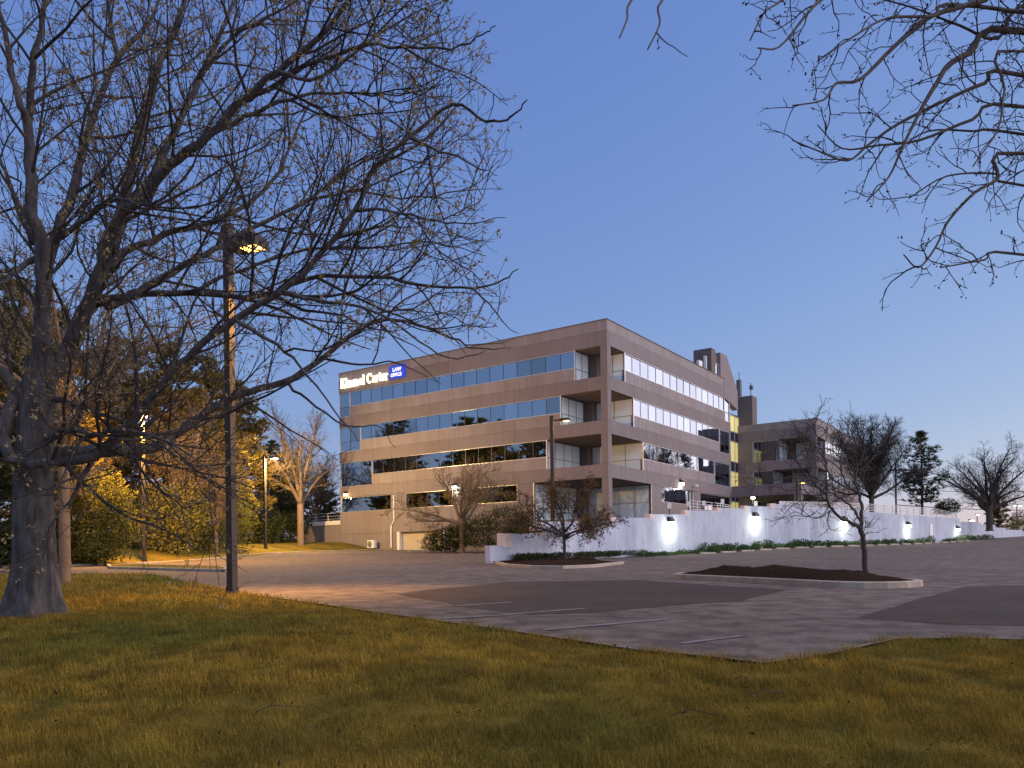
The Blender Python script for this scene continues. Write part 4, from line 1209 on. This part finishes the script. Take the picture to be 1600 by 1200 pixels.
# ---- overhanging tree at the upper right, its trunk outside the picture
RY = 8.6
RB = Vector((8.9, RY, prof(RY)))
PR = dict(wood=0, max=2, sides=[6, 4, 3], dens=[3.2, 6.5], f0=[.12, .1], ang=[45, 48], up=[-.02, .02], len=[.75, .22], rk=[.011, .012], segs=[6, 4], wig=[.22, .2], trop=[-.1, .1], tip=.0022)
def right_keep(q, lvl):
    x, y = to_px(q[-1])
    if x < 1160 and random.random() < .75: return False
    return x > 960
PR['keep'] = right_keep
TR = Tree(PR)
TR.wood.tube(curve([RB - Vector((0, 0, .2)), RB + Vector((.05, 0, 2.4)), RB + Vector((-.1, .05, 4.6)), RB + Vector((.1, .1, 7.5)), RB + Vector((0, .2, 10))], 3), list(np.linspace(.24, .08, 13)), 12)
def off(z): # start of a limb on the trunk
    return RB + Vector((0, .05, z))
for (px, zt, d1, r0) in [
  ([(1600, 49), (1515, 83), (1482, 102), (1466, 126), (1444, 162), (1429, 191), (1409, 232), (1389, 276), (1354, 315)], 5.6, 7.6, .035),
  ([(1640, -40), (1539, 0), (1454, 26), (1397, 73), (1344, 124), (1307, 130), (1287, 156), (1238, 165)], 6.0, 7.2, .032),
  ([(1530, 10), (1460, 25), (1389, 28), (1340, 53), (1277, 96)], 6.3, 7.0, .02),
  ([(1600, 118), (1539, 130), (1470, 160), (1401, 195), (1356, 227), (1324, 251), (1279, 236), (1238, 219)], 5.2, 7.8, .022),
  ([(1600, 167), (1519, 187), (1437, 219), (1372, 227), (1316, 232), (1277, 195)], 5.0, 8.2, .02),
  ([(1600, 240), (1559, 280), (1523, 301), (1482, 345), (1462, 386), (1435, 418), (1412, 398)], 4.5, 7.4, .02),
  ([(1600, 398), (1539, 406), (1470, 418)], 3.6, 7.8, .018),
  ([(1600, 290), (1560, 272), (1480, 275), (1420, 310)], 4.6, 8.4, .016),
  ([(1600, 210), (1520, 205), (1450, 205), (1400, 235)], 4.9, 8.6, .018),
  ([(1640, 10), (1560, 60), (1500, 40), (1420, 10), (1340, -10)], 5.8, 8.3, .022),
  ([(1600, 80), (1570, 140), (1560, 200), (1520, 260)], 5.4, 7.4, .016),
  ([(1480, -60), (1340, -40), (1283, 0), (1259, 24), (1218, 73), (1184, 75)], 6.8, 6.9, .024),
  ([(1380, -70), (1280, -50), (1222, 0), (1194, 20), (1172, 63)], 7.0, 6.8, .018),
  ([(1300, -110), (1120, -60), (1035, 0), (1031, 37), (1012, 77)], 7.2, 6.6, .020),
  ([(1240, -115), (1050, -60), (987, 0), (980, 30), (968, 59)], 7.3, 6.4, .018)]:
    pts = [off(zt)]
    m = len(px)
    for i, (x, y) in enumerate(px): pts.append(at(x, y, RY + (d1 - RY) * ((i + 1) / m)))
    pts = curve(pts, 4); k = len(pts)
    r0 *= 1.35
    TR.limb(pts, [r0 + (.006 - r0) * (i / (k - 1)) ** .7 for i in range(k)], 0, .28)
rtree = empty('overhanging_tree', RB); tag(rtree, 'bare knobbly branches of a near tree hanging into the upper right sky', 'tree', 'bare trees')
TR.finish(rtree, RB, 'bark_grey', 'twig', 'buds', 'twig', 2, .03)
print('right tree', TR.n, time.time() - T0)

# ---- crooked small tree on the right island
IB = at(1352, 894, 18.0)
PI_ = dict(wood=0, max=3, sides=[7, 5, 4, 3], dens=[5.0, 6.5, 9.0], f0=[.28, .15, .15], ang=[52, 50, 45], up=[.12, .05, .05], len=[.95, .42, .17], rk=[.017, .012, .012], segs=[6, 4, 3], wig=[.28, .28, .25], trop=[.25, .1, 0], tip=.0022)
TI = Tree(PI_)
d = 18.0
for (px, d0, d1, r0, r1) in [
  ([(1352, 900), (1351, 870), (1348, 842), (1344, 821)], d, d, .068, .055),
  ([(1346, 826), (1330, 817), (1313, 809), (1299, 795), (1290, 774), (1276, 760), (1262, 748), (1248, 723), (1227, 699)], d, d - .7, .048, .010),
  ([(1345, 822), (1346, 802), (1344, 781), (1337, 760), (1337, 737), (1346, 716), (1350, 695), (1340, 672)], d, d + .5, .046, .010),
  ([(1345, 815), (1332, 793), (1313, 779), (1296, 770), (1270, 775), (1250, 765), (1215, 770)], d, d + .6, .03, .007),
  ([(1341, 770), (1318, 760), (1297, 746), (1288, 713), (1276, 678), (1268, 660)], d + .2, d - .3, .03, .007),
  ([(1330, 766), (1318, 746), (1313, 713), (1327, 690), (1322, 668)], d + .3, d + .9, .025, .007),
  ([(1340, 740), (1360, 720), (1375, 700), (1390, 690)], d + .3, d + .2, .022, .006),
  ([(1299, 797), (1281, 809), (1258, 806), (1236, 795)], d - .3, d - .6, .016, .005),
  ([(1262, 750), (1235, 745), (1205, 752), (1182, 745)], d - .6, d - .8, .018, .005),
  ([(1276, 760), (1262, 730), (1262, 700), (1252, 676)], d - .4, d - .1, .02, .006),
  ([(1337, 735), (1320, 720), (1300, 700), (1300, 675)], d + .4, d + .9, .02, .006)]:
    traced(TI, px, d0, d1, r0, r1, 0, 4, .012, f0=.75 if r0 > .06 else None)
it = empty('crooked_tree', IB); tag(it, 'small crooked bare tree growing on the kerbed island of dark mulch', 'tree', 'bare trees')
TI.finish(it, IB, 'bark_grey', 'bark_grey', 'buds', 'brownleaf', 2, .03, .4)
print('island tree', TI.n, time.time() - T0)

# ---- generic bare tree
def bare_tree(h, fork, spread, limbs, tr, P, seed, lean=0, droop=0, lo=.35):
    random.seed(seed)
    T = Tree(P)
    top = Vector((lean, 0, fork))
    T.wood.tube(curve([Vector((0, 0, -.3)), Vector((0, 0, 0)), Vector((lean * .4, 0, fork * .5)), top], 3), [tr * 1.5, tr * 1.35, tr * 1.1, tr, tr, tr * .98, tr * .96, tr * .95, tr * .93, tr * .9], 10)
    for i in range(limbs):
        az = 2 * PI * i / limbs + random.uniform(-.4, .4); el = random.uniform(lo, 1.0) if i % 3 else 1.2
        rr = spread * math.cos(el) * random.uniform(.85, 1.15) + .3; hh = (h - fork) * math.sin(el) * random.uniform(.85, 1.1)
        dv = Vector((math.cos(az), math.sin(az), 0))
        s0 = top - Vector((0, 0, random.uniform(0, .3) * fork))
        pts = [s0, s0 + dv * rr * .28 + UPV * hh * .36, s0 + dv * rr * .62 + UPV * hh * .70, s0 + dv * rr + UPV * hh * (1 - droop)]
        pts = [p + rv() * .06 * spread * (0 if k == 0 else 1) * .5 for k, p in enumerate(pts)]
        pts = curve(pts, 3)
        T.limb(pts, [tr * .62 * (1 - .9 * k / (len(pts) - 1)) + .012 for k in range(len(pts))], 0)
    return T
def PB(k, dens=1.0, tip=.006):
    return dict(wood=0, max=3, sides=[6, 4, 3, 3], dens=[1.9 * dens / k, 2.6 * dens / k, 4.0 * dens / k], f0=[.22, .15, .15], ang=[42, 42, 40], up=[.10, .08, .06], len=[2.3 * k, 1.15 * k, .6 * k], rk=[.013, .010, .010],
                segs=[5, 4, 3], wig=[.14, .16, .16], trop=[.22, .15, .1], tip=tip)
def place(T, name, loc, label, cat, group, wm, tm, rz=0, **kw):
    r_ = empty(name, loc, rz); tag(r_, label, cat, group)
    T.finish(r_, (0, 0, 0), wm, tm, **kw); return r_
# budding tree at the shrub bed
c = at(722, 853, 66); c.z = prof(66) + .2
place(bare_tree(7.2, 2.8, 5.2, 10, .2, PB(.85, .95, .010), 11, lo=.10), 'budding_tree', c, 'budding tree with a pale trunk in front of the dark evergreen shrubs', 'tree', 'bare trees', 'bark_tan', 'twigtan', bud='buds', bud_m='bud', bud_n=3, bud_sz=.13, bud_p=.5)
# small brown-leaved tree on the left island
c = at(882, 869, 43); c.z = prof(43) + .15
place(bare_tree(3.9, 1.5, 2.8, 9, .085, PB(.5, 1.0, .006), 12, lo=.10), 'russet_tree', c, 'small russet-leaved tree on the island in front of the white wall end', 'tree', 'leafy trees', 'bark_grey', 'twig', bud='leaves', bud_m='brownleaf', bud_n=4, bud_sz=.11, bud_p=1.0)
# trees on the right
c = at(1362, 800, 95); big = place(bare_tree(11.5, 2.2, 6.0, 17, .30, PB(.95, 1.6, .008), 13, lo=.15), 'broad_tree', c, 'broad dense bare tree behind the railing right of the lower wing', 'tree', 'bare trees', 'bark_grey', 'twig')
c = at(1546, 826, 100); place(bare_tree(10.2, 3.0, 6.8, 15, .38, PB(.95, 1.15, .009), 14, lo=.08), 'spreading_tree', c, 'spreading bare tree standing alone at the far right', 'tree', 'bare trees', 'bark_grey', 'twig')
# amber lit tree left of the office
c = at(470, 853, 83); c.z = gz(c.x, c.y)
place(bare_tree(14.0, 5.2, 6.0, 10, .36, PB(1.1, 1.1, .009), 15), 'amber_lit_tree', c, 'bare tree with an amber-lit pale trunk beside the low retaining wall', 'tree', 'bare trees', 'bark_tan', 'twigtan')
# second trunk behind the big tree
c = Vector((-12.95, 23.0, prof(23)))
place(bare_tree(10.5, 4.6, 5.2, 8, .155, PB(.95, 1.0, .006), 16), 'tan_trunk_tree', c, 'orange-lit smooth trunk standing just behind the big grey tree', 'tree', 'bare trees', 'bark_sodium', 'twigtan', bud='buds', bud_m='bud', bud_n=2, bud_sz=.10, bud_p=.5)

# ---- conifers
def pine_mesh(h, spread, seed, clear=.22, n_wh=26, m='pine', nl=13, full=1.0):
    random.seed(seed); rs = np.random.RandomState(seed)
    wood = MB(); wood.tube([Vector((0, 0, -.4)), Vector((0, 0, h * .3)), Vector((.1, .05, h * .65)), Vector((.05, 0, h))], [h * .016, h * .013, h * .008, .02], 8)
    C = []
    for k in range(n_wh):
        t = clear + (1 - clear) * (k + random.random() * .6) / n_wh
        z = h * t
        for j in range(random.randint(3, 5)):
            az = random.uniform(0, 2 * PI)
            u = (t - clear) / (1 - clear)
            L = spread * (1 - u) ** .65 * (.5 + .5 * min(1, u * 5)) * random.uniform(.65, 1.15) + .25
            dv = Vector((math.cos(az), math.sin(az), random.uniform(-.02, .28)))
            p0 = Vector((0, 0, z)); pts = [p0 + dv * L * f_ + UPV * (.10 * L * f_ * f_) for f_ in (0, .35, .7, 1)]
            wood.tube(pts, [.018 * L + .01, .014 * L + .008, .008 * L + .006, .006], 4)
            for f_ in np.linspace(.3, 1.0, max(3, int(L * 2.2))):
                for e in range(2):
                    C.append((p0 + dv * L * f_ + UPV * (.1 * L * f_ * f_) + rv() * .16 * (1.2 - f_ * .5) * min(1.6, L))[:] + (dv.x, dv.y))
    C = np.array(C); K = len(C)
    ctr = np.repeat(C[:, :3], nl, 0); N = len(ctr)
    dirs = rs.normal(size=(N, 3)); dirs[:, 2] = np.abs(dirs[:, 2]) * .6 + .1
    dirs[:, :2] += np.repeat(C[:, 3:5], nl, 0) * .8
    dirs /= np.linalg.norm(dirs, axis=1, keepdims=True)
    sd = np.cross(dirs, rs.normal(size=(N, 3))); sd /= np.linalg.norm(sd, axis=1, keepdims=True)
    ln = rs.uniform(.25, .55, (N, 1)) * full; wd = rs.uniform(.03, .065, (N, 1)) * full
    b = ctr + rs.normal(size=(N, 3)) * .06
    V = np.stack([b - sd * wd, b + sd * wd, b + dirs * ln + sd * wd * .4, b + dirs * ln - sd * wd * .4], 1).reshape(-1, 3)
    Fc = np.arange(N * 4).reshape(-1, 4)
    return wood, V, Fc, m
def pine(loc, label, spec, rz, sc, group, name='pine_tree', trunk_m='bark_grey'):
    r_ = empty(name, loc, rz); r_.scale = (sc, sc, sc); tag(r_, label, 'tree', group)
    key = id(spec)
    if key not in PCACHE:
        wood, V, Fc, m = spec
        a_ = wood.build('trunk', trunk_m, r_, smooth=True, fix=False); b_ = raw_mesh('crown', V, Fc, m, r_)
        PCACHE[key] = (a_, b_)
    else:
        for o in PCACHE[key]:
            c_ = o.copy(); COL.objects.link(c_); c_.parent = r_
    return r_
PCACHE = {}
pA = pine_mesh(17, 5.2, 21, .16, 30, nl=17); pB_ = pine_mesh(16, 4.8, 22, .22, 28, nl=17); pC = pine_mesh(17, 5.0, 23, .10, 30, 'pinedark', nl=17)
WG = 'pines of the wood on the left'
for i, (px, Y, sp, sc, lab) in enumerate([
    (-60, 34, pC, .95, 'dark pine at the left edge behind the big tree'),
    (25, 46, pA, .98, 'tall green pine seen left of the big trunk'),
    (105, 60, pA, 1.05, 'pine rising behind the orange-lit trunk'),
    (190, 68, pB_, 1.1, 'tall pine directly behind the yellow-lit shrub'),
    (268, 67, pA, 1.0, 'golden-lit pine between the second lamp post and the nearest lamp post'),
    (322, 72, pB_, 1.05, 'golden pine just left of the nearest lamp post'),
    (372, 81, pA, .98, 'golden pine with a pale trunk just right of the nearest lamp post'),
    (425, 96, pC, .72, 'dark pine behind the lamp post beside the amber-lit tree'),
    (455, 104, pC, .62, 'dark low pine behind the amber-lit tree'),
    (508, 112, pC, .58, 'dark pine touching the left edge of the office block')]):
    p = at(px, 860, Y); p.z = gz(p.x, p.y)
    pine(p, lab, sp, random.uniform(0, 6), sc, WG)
pD = pine_mesh(11, 3.3, 24, .10, 22, 'pinedark', 8)
p = at(1441, 800, 108); pine(p, 'dark pine between the broad bare tree and the far right tree', pD, 1, 1.0, 'pines on the right')
p = at(1561, 827, 135); pine(p, 'small pale conifer behind the trunk of the far right tree', pine_mesh(5.5, 2.0, 25, .02, 16, 'pine', 12), 1, 1, 'pines on the right', 'small_conifer')
# bare understory trees in the wood (also mirrored in the office glass)
ub = bare_tree(11, 2.6, 4.2, 8, .16, PB(1.0, 1.0, .010), 31); ub2 = bare_tree(13, 4, 4.6, 8, .2, PB(1.1, .9, .010), 32)
def bare_copy(T, loc, label, rz, sc, wm='bark_tan', tm='twigtan'):
    r_ = empty('woodland_tree', loc, rz); r_.scale = (sc,) * 3; tag(r_, label, 'tree', 'bare trees of the wood')
    if not hasattr(T, 'done'): T.done = T.finish(r_, (0, 0, 0), wm, tm, 'buds', 'bud', 2, .14, .5)
    else:
        for o in T.done: c_ = o.copy(); COL.objects.link(c_); c_.parent = r_
for (px, Y, T, sc, lab) in [(110, 62, ub, .95, 'thin bare tree with orange twigs above the yellow-lit shrub'), (292, 62, ub2, .9, 'bare tree with golden twigs right of the second lamp post'),
                            (338, 64, ub, .9, 'leaning bare tree with golden twigs left of the nearest lamp post'), (440, 100, ub2, .95, 'thin bare tree rising behind the amber-lit tree'),
                            (492, 98, ub, 1.0, 'grey twiggy tree beside the left edge of the office block'), (60, 44, ub2, .9, 'bare tree seen between the big trunk and the orange-lit trunk')]:
    p = at(px, 860, Y); p.z = gz(p.x, p.y); bare_copy(T, p, lab, random.uniform(0, 6), sc)
for (x, y, sp, sc, lab) in [(-44, 64, pC, .95, 'far dark pine deep in the wood behind the tall left pine'), (-40, 78, pB_, .9, 'far pine deep in the wood behind the golden pines'), (-52, 76, pA, .9, 'farthest pine at the back of the left wood')]:
    pine(Vector((x, y, gz(x, y))), lab, sp, 2.0, sc, WG)
for (x, y, T, sc, lab) in [(-36, 70, ub2, 1.05, 'bare tree hidden among the back pines of the wood'), (-33, 88, ub, 1.1, 'bare tree behind the row of pines near the office')]:
    bare_copy(T, Vector((x, y, gz(x, y))), lab, 1.0, sc)
print('woods', time.time() - T0)

# ---- shrubs
def leaf_cloud(lobes, n, sz, seed, asp=.55, up=0.0, shell=.72):
    rs = np.random.RandomState(seed); Vs = []
    vol = np.array([l[3] * l[4] * l[5] for l in lobes]) ** .75; cnt = (vol / vol.sum() * n).astype(int)
    for (cx, cy, cz, rx, ry, rz), k in zip(lobes, cnt):
        d = rs.normal(size=(k, 3)); d /= np.linalg.norm(d, axis=1, keepdims=True)
        r = shell + (1.06 - shell) * rs.uniform(0, 1, (k, 1)) ** .7
        bumps = 1 + .16 * np.sin(d[:, :1] * 7 + cx) * np.sin(d[:, 1:2] * 6 + cy) + .12 * np.sin(d[:, 2:] * 9)
        c = np.array([cx, cy, cz]) + d * r * bumps * np.array([rx, ry, rz])
        c = c[c[:, 2] > .03]; d = d[:len(c)]; m_ = len(c)
        t = rs.normal(size=(m_, 3)); t[:, 2] += up; t /= np.linalg.norm(t, axis=1, keepdims=True)
        s = np.cross(t, rs.normal(size=(m_, 3))); s /= np.linalg.norm(s, axis=1, keepdims=True)
        L = rs.uniform(.6, 1.4, (m_, 1)) * sz
        Vs.append(np.stack([c, c + t * L * .5 + s * L * asp * .5, c + t * L, c + t * L * .5 - s * L * asp * .5], 1).reshape(-1, 3))
    V = np.concatenate(Vs); return V, np.arange(len(V)).reshape(-1, 4)
def shrub(name, loc, label, lobes, n, sz, m, seed, group=None, asp=.55, up=0.0, stems=7, shell=.6):
    r_ = empty(name, loc); tag(r_, label, 'shrub', group)
    V, Fc = leaf_cloud(lobes, n, sz, seed, asp, up, shell)
    raw_mesh('foliage', V, Fc, m, r_)
    random.seed(seed); st = MB()
    for k in range(stems):
        l = random.choice(lobes); e = Vector((l[0] + random.uniform(-.6, .6) * l[3], l[1] + random.uniform(-.6, .6) * l[4], l[2] + random.uniform(-.2, .5) * l[5])); b_ = Vector((e.x * .4, e.y * .4, -.1))
        st.tube([b_, b_.lerp(e, .5) + rv() * .1, e], [.05, .035, .012], 4)
    st.build('stems', 'twig', r_, fix=False); return r_
p = at(700, 850, 67.5); p.z = prof(67) + .1
shrub('evergreen_shrub', p, 'lower left lobe of dark evergreen shrub beside the garage', [(0, 0, 1.0, 1.7, 1.5, 1.1), (-1.1, 0, .75, 1.2, 1.2, .85), (1.0, .3, 1.4, 1.4, 1.3, 1.2)], 9000, .17, 'juniper', 41, 'evergreen shrubs by the garage', .3, .5)
p = at(780, 850, 66); p.z = prof(66) + .1
shrub('evergreen_shrub', p, 'large dark spreading evergreen shrub left of the white wall end', [(0, 0, 1.8, 2.5, 1.8, 1.7), (-1.9, 0, 1.5, 1.6, 1.6, 1.4), (1.9, 0, 1.2, 1.8, 1.6, 1.35), (.7, -.3, 2.5, 1.7, 1.4, 1.2), (3.0, .2, .9, 1.2, 1.2, 1.0)], 16000, .17, 'juniper', 42, 'evergreen shrubs by the garage', .3, .5)
p = at(152, 866, 48.5); p.z = gz(p.x, p.y) - .05
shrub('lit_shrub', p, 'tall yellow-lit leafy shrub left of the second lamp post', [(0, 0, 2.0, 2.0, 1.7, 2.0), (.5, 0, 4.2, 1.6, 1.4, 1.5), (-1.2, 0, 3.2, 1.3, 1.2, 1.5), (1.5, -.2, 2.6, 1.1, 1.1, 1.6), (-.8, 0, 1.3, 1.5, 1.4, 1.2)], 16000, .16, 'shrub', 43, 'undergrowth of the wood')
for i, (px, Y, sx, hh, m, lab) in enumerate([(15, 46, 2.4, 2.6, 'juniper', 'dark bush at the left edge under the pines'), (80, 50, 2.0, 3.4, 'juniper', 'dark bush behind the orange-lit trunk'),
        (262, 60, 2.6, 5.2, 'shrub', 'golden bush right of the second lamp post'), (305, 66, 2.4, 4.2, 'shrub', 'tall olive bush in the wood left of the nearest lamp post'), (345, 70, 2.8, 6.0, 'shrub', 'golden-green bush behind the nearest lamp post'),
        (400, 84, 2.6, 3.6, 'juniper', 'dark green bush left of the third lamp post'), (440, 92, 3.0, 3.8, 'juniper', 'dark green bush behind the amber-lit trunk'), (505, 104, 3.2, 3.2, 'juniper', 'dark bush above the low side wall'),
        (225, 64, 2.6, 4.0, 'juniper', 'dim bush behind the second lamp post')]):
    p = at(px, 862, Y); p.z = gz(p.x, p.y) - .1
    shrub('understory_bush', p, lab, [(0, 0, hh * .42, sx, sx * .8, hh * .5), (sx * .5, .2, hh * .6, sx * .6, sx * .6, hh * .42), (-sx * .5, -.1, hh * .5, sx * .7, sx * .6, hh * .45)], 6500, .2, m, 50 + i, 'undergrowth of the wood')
p = at(1482, 803, 104); shrub('roadside_bush', p, 'dark green bush at the far end of the railing', [(0, 0, .9, 1.5, 1.2, 1.0), (-.9, 0, .6, 1.0, 1.0, .8)], 3500, .16, 'juniper', 71, 'bushes at the far right')
p = at(1596, 832, 125); shrub('roadside_bush', p, 'rounded yellow-green bush at the right edge', [(0, 0, .9, 1.8, 1.5, 1.1), (-1.6, 0, .6, 1.2, 1.0, .8)], 3500, .16, 'shrub', 72, 'bushes at the far right')
p = at(1594, 822, 138); shrub('roadside_bush', p, 'reddish twiggy bush at the right edge under the far lamp', [(0, 0, 1.2, 1.6, 1.4, 1.3)], 2500, .16, 'brownleaf', 73, 'bushes at the far right')
# far woods to close the horizon behind the left wood and beyond the wall
rs = np.random.RandomState(9)
def far_wood(name, x0, x1, y0, y1, n, hmin, hmax, m, seed):
    rs = np.random.RandomState(seed); lob = []
    for k in range(n):
        x = rs.uniform(x0, x1); y = rs.uniform(y0, y1); h = rs.uniform(hmin, hmax)
        lob.append((x, y, prof(y) + h * .5, h * .35, h * .35, h * .55))
    V, Fc = leaf_cloud(lob, n * 420, .55, seed, .6)
    o = raw_mesh(name, V, Fc, m); tag(o, 'far mass of trees closing the horizon', 'woods', kind='stuff'); return o
far_wood('far_woods', -130, -38, 95, 190, 70, 5, 11, 'pinedark', 81)
# ---- ground-cover at the foot of the wall
lob = []; random.seed(5)
for px in np.arange(985, 1545, 3.2):
    if 1448 < px < 1462: continue
    p = wall_at(px) - wall_n(px) * random.uniform(.25, .95); h = (.22 + .28 * max(0, mnoise.noise(Vector((px * .035, 0, 0))) + .35) * random.uniform(.7, 1.4)) * (.5 if px < 1090 else 1)
    lob.append((p.x, p.y, prof(p.y) + h * .55, .36, .34, h))
V, Fc = leaf_cloud(lob, 30000, .11, 6, .6, .4)
o = raw_mesh('ground_cover', V, Fc, 'weeds'); tag(o, 'ragged green plants along the foot of the white wall', 'plants', kind='stuff')
# low dry cover on the left island
lob = []
for k in range(60):
    px = random.uniform(792, 975); p = wall_at(px) - wall_n(px) * random.uniform(.15, 1.0); lob.append((p.x, p.y, prof(p.y) + .3, .4, .3, .16))
V, Fc = leaf_cloud(lob, 9000, .09, 7, .5, .5)
o = raw_mesh('ground_cover', V, Fc, 'juniper'); tag(o, 'low dark creeping cover on the island before the wall end', 'plants', kind='stuff')

# ---- grass blades on the lawn
def inside(poly, X, Y):
    r_ = np.zeros(X.shape, bool); n = len(poly); j = n - 1
    for i in range(n):
        xi, yi = poly[i][0], poly[i][1]; xj, yj = poly[j][0], poly[j][1]
        c_ = ((yi > Y) != (yj > Y)) & (X < (xj - xi) * (Y - yi) / (yj - yi + 1e-12) + xi)
        r_ ^= c_; j = i
    return r_
def grass(name, zones, seed, lab, m='grassblade'):
    rs = np.random.RandomState(seed); Vs = []
    for (y0, y1, dens, hgt, wd) in zones:
        n = int((y1 - y0) * (y0 + y1) * .72 * dens)
        Y = rs.uniform(y0, y1, n); X = rs.uniform(-1, 1, n) * Y * .72
        k = ~inside(asph, X + rs.normal(0, .05, n), Y - .05 + rs.normal(0, .05, n)); X, Y = X[k], Y[k]
        # patchy height
        ph = np.array([mnoise.noise(Vector((x * .9, y * .9, 4))) for x, y in zip(X[::1], Y[::1])])
        ph2 = np.array([mnoise.noise(Vector((x * 3.2, y * 3.2, 8))) for x, y in zip(X, Y)])
        H = hgt * (1.05 + .6 * ph + 1.0 * ph2) * rs.uniform(.45, 1.35, len(X)); H = np.maximum(H, .012)
        Z = np.interp(Y, YS, PZ) + berm(X, Y)
        az = rs.uniform(0, 2 * PI, len(X)); ln = rs.uniform(.1, .75, len(X)) * H
        b = np.stack([X, Y, Z - .005], 1); s = np.stack([np.cos(az + 1.57), np.sin(az + 1.57), 0 * az], 1) * wd
        md = b + np.stack([np.cos(az) * ln * .3, np.sin(az) * ln * .3, H * .6], 1)
        tp = b + np.stack([np.cos(az) * ln, np.sin(az) * ln, H], 1)
        Vs.append(np.stack([b - s, b + s, md + s * .7, tp, md - s * .7], 1).reshape(-1, 3))
    V = np.concatenate(Vs); n = len(V) // 5; i5 = np.arange(n)[:, None] * 5
    Fc = np.concatenate([i5 + np.array([[0, 1, 2]]), i5 + np.array([[0, 2, 4]]), i5 + np.array([[4, 2, 3]])])
    o = raw_mesh(name, V, Fc, m); tag(o, lab, 'grass', kind='stuff'); print(name, n); return o
grass('grass', [(4.2, 6.5, 3600, .06, .0026), (6.5, 9, 2400, .06, .0034), (9, 13, 1100, .062, .005), (13, 20, 300, .07, .009), (20, 34, 60, .09, .02)], 3, 'short amber and olive lawn grass across the foreground')
# fallen leaves and bits of twig on the lawn
M['litter'] = mat('litter', (.085, .052, .026), 1, (.03, .02, .012), 30, spec=.0)
rs = np.random.RandomState(12); n = 2200
Y = 4.3 + 16 * rs.uniform(0, 1, n) ** 1.3; X = rs.uniform(-1, 1, n) * Y * .7
X[:700] = OB.x + rs.normal(0, 2.2, 700); Y[:700] = OB.y - .3 + rs.normal(0, 1.5, 700)
k = ~inside(asph, X, Y); X, Y = X[k], Y[k]; n = len(X)
Z = np.interp(Y, YS, PZ) + rs.uniform(.02, .055, n)
az = rs.uniform(0, 2 * PI, n); L = rs.uniform(.010, .028, n); W = L * rs.uniform(.25, .6, n)
b = np.stack([X, Y, Z], 1); t = np.stack([np.cos(az), np.sin(az), rs.normal(0, .4, n)], 1) * L[:, None]; s = np.stack([-np.sin(az), np.cos(az), rs.normal(0, .3, n)], 1) * W[:, None]
V = np.stack([b - t, b + s, b + t, b - s], 1).reshape(-1, 3)
o = raw_mesh('leaf_litter', V, np.arange(len(V)).reshape(-1, 4), 'litter'); tag(o, 'scattered dead leaves lying on the lawn', 'leaves', kind='stuff')
tw = MB(); random.seed(77)
for k in range(18):
    y = random.uniform(5, 15); x = random.uniform(-.62, .35) * y
    if inside(asph, np.array([x]), np.array([y]))[0]: continue
    p = Vector((x, y, prof(y) + .05)); a_ = random.uniform(0, 6.28); dv = Vector((math.cos(a_), math.sin(a_), .05)); l_ = random.uniform(.12, .5)
    q = [p + dv * l_ * f_ + Vector((random.gauss(0, .02), random.gauss(0, .02), .03 * math.sin(f_ * 5))) for f_ in (0, .35, .7, 1)]
    tw.tube(q, [.004, .0035, .003, .0015], 4)
    if random.random() < .3: tw.tube([q[1], q[1] + Vector((random.gauss(0, .08), random.gauss(0, .08), .05))], [.004, .002], 4)
o = tw.build('fallen_twigs', 'twig', fix=False); tag(o, 'small dead twigs scattered over the lawn', 'twigs', kind='stuff')
print('total', time.time() - T0)
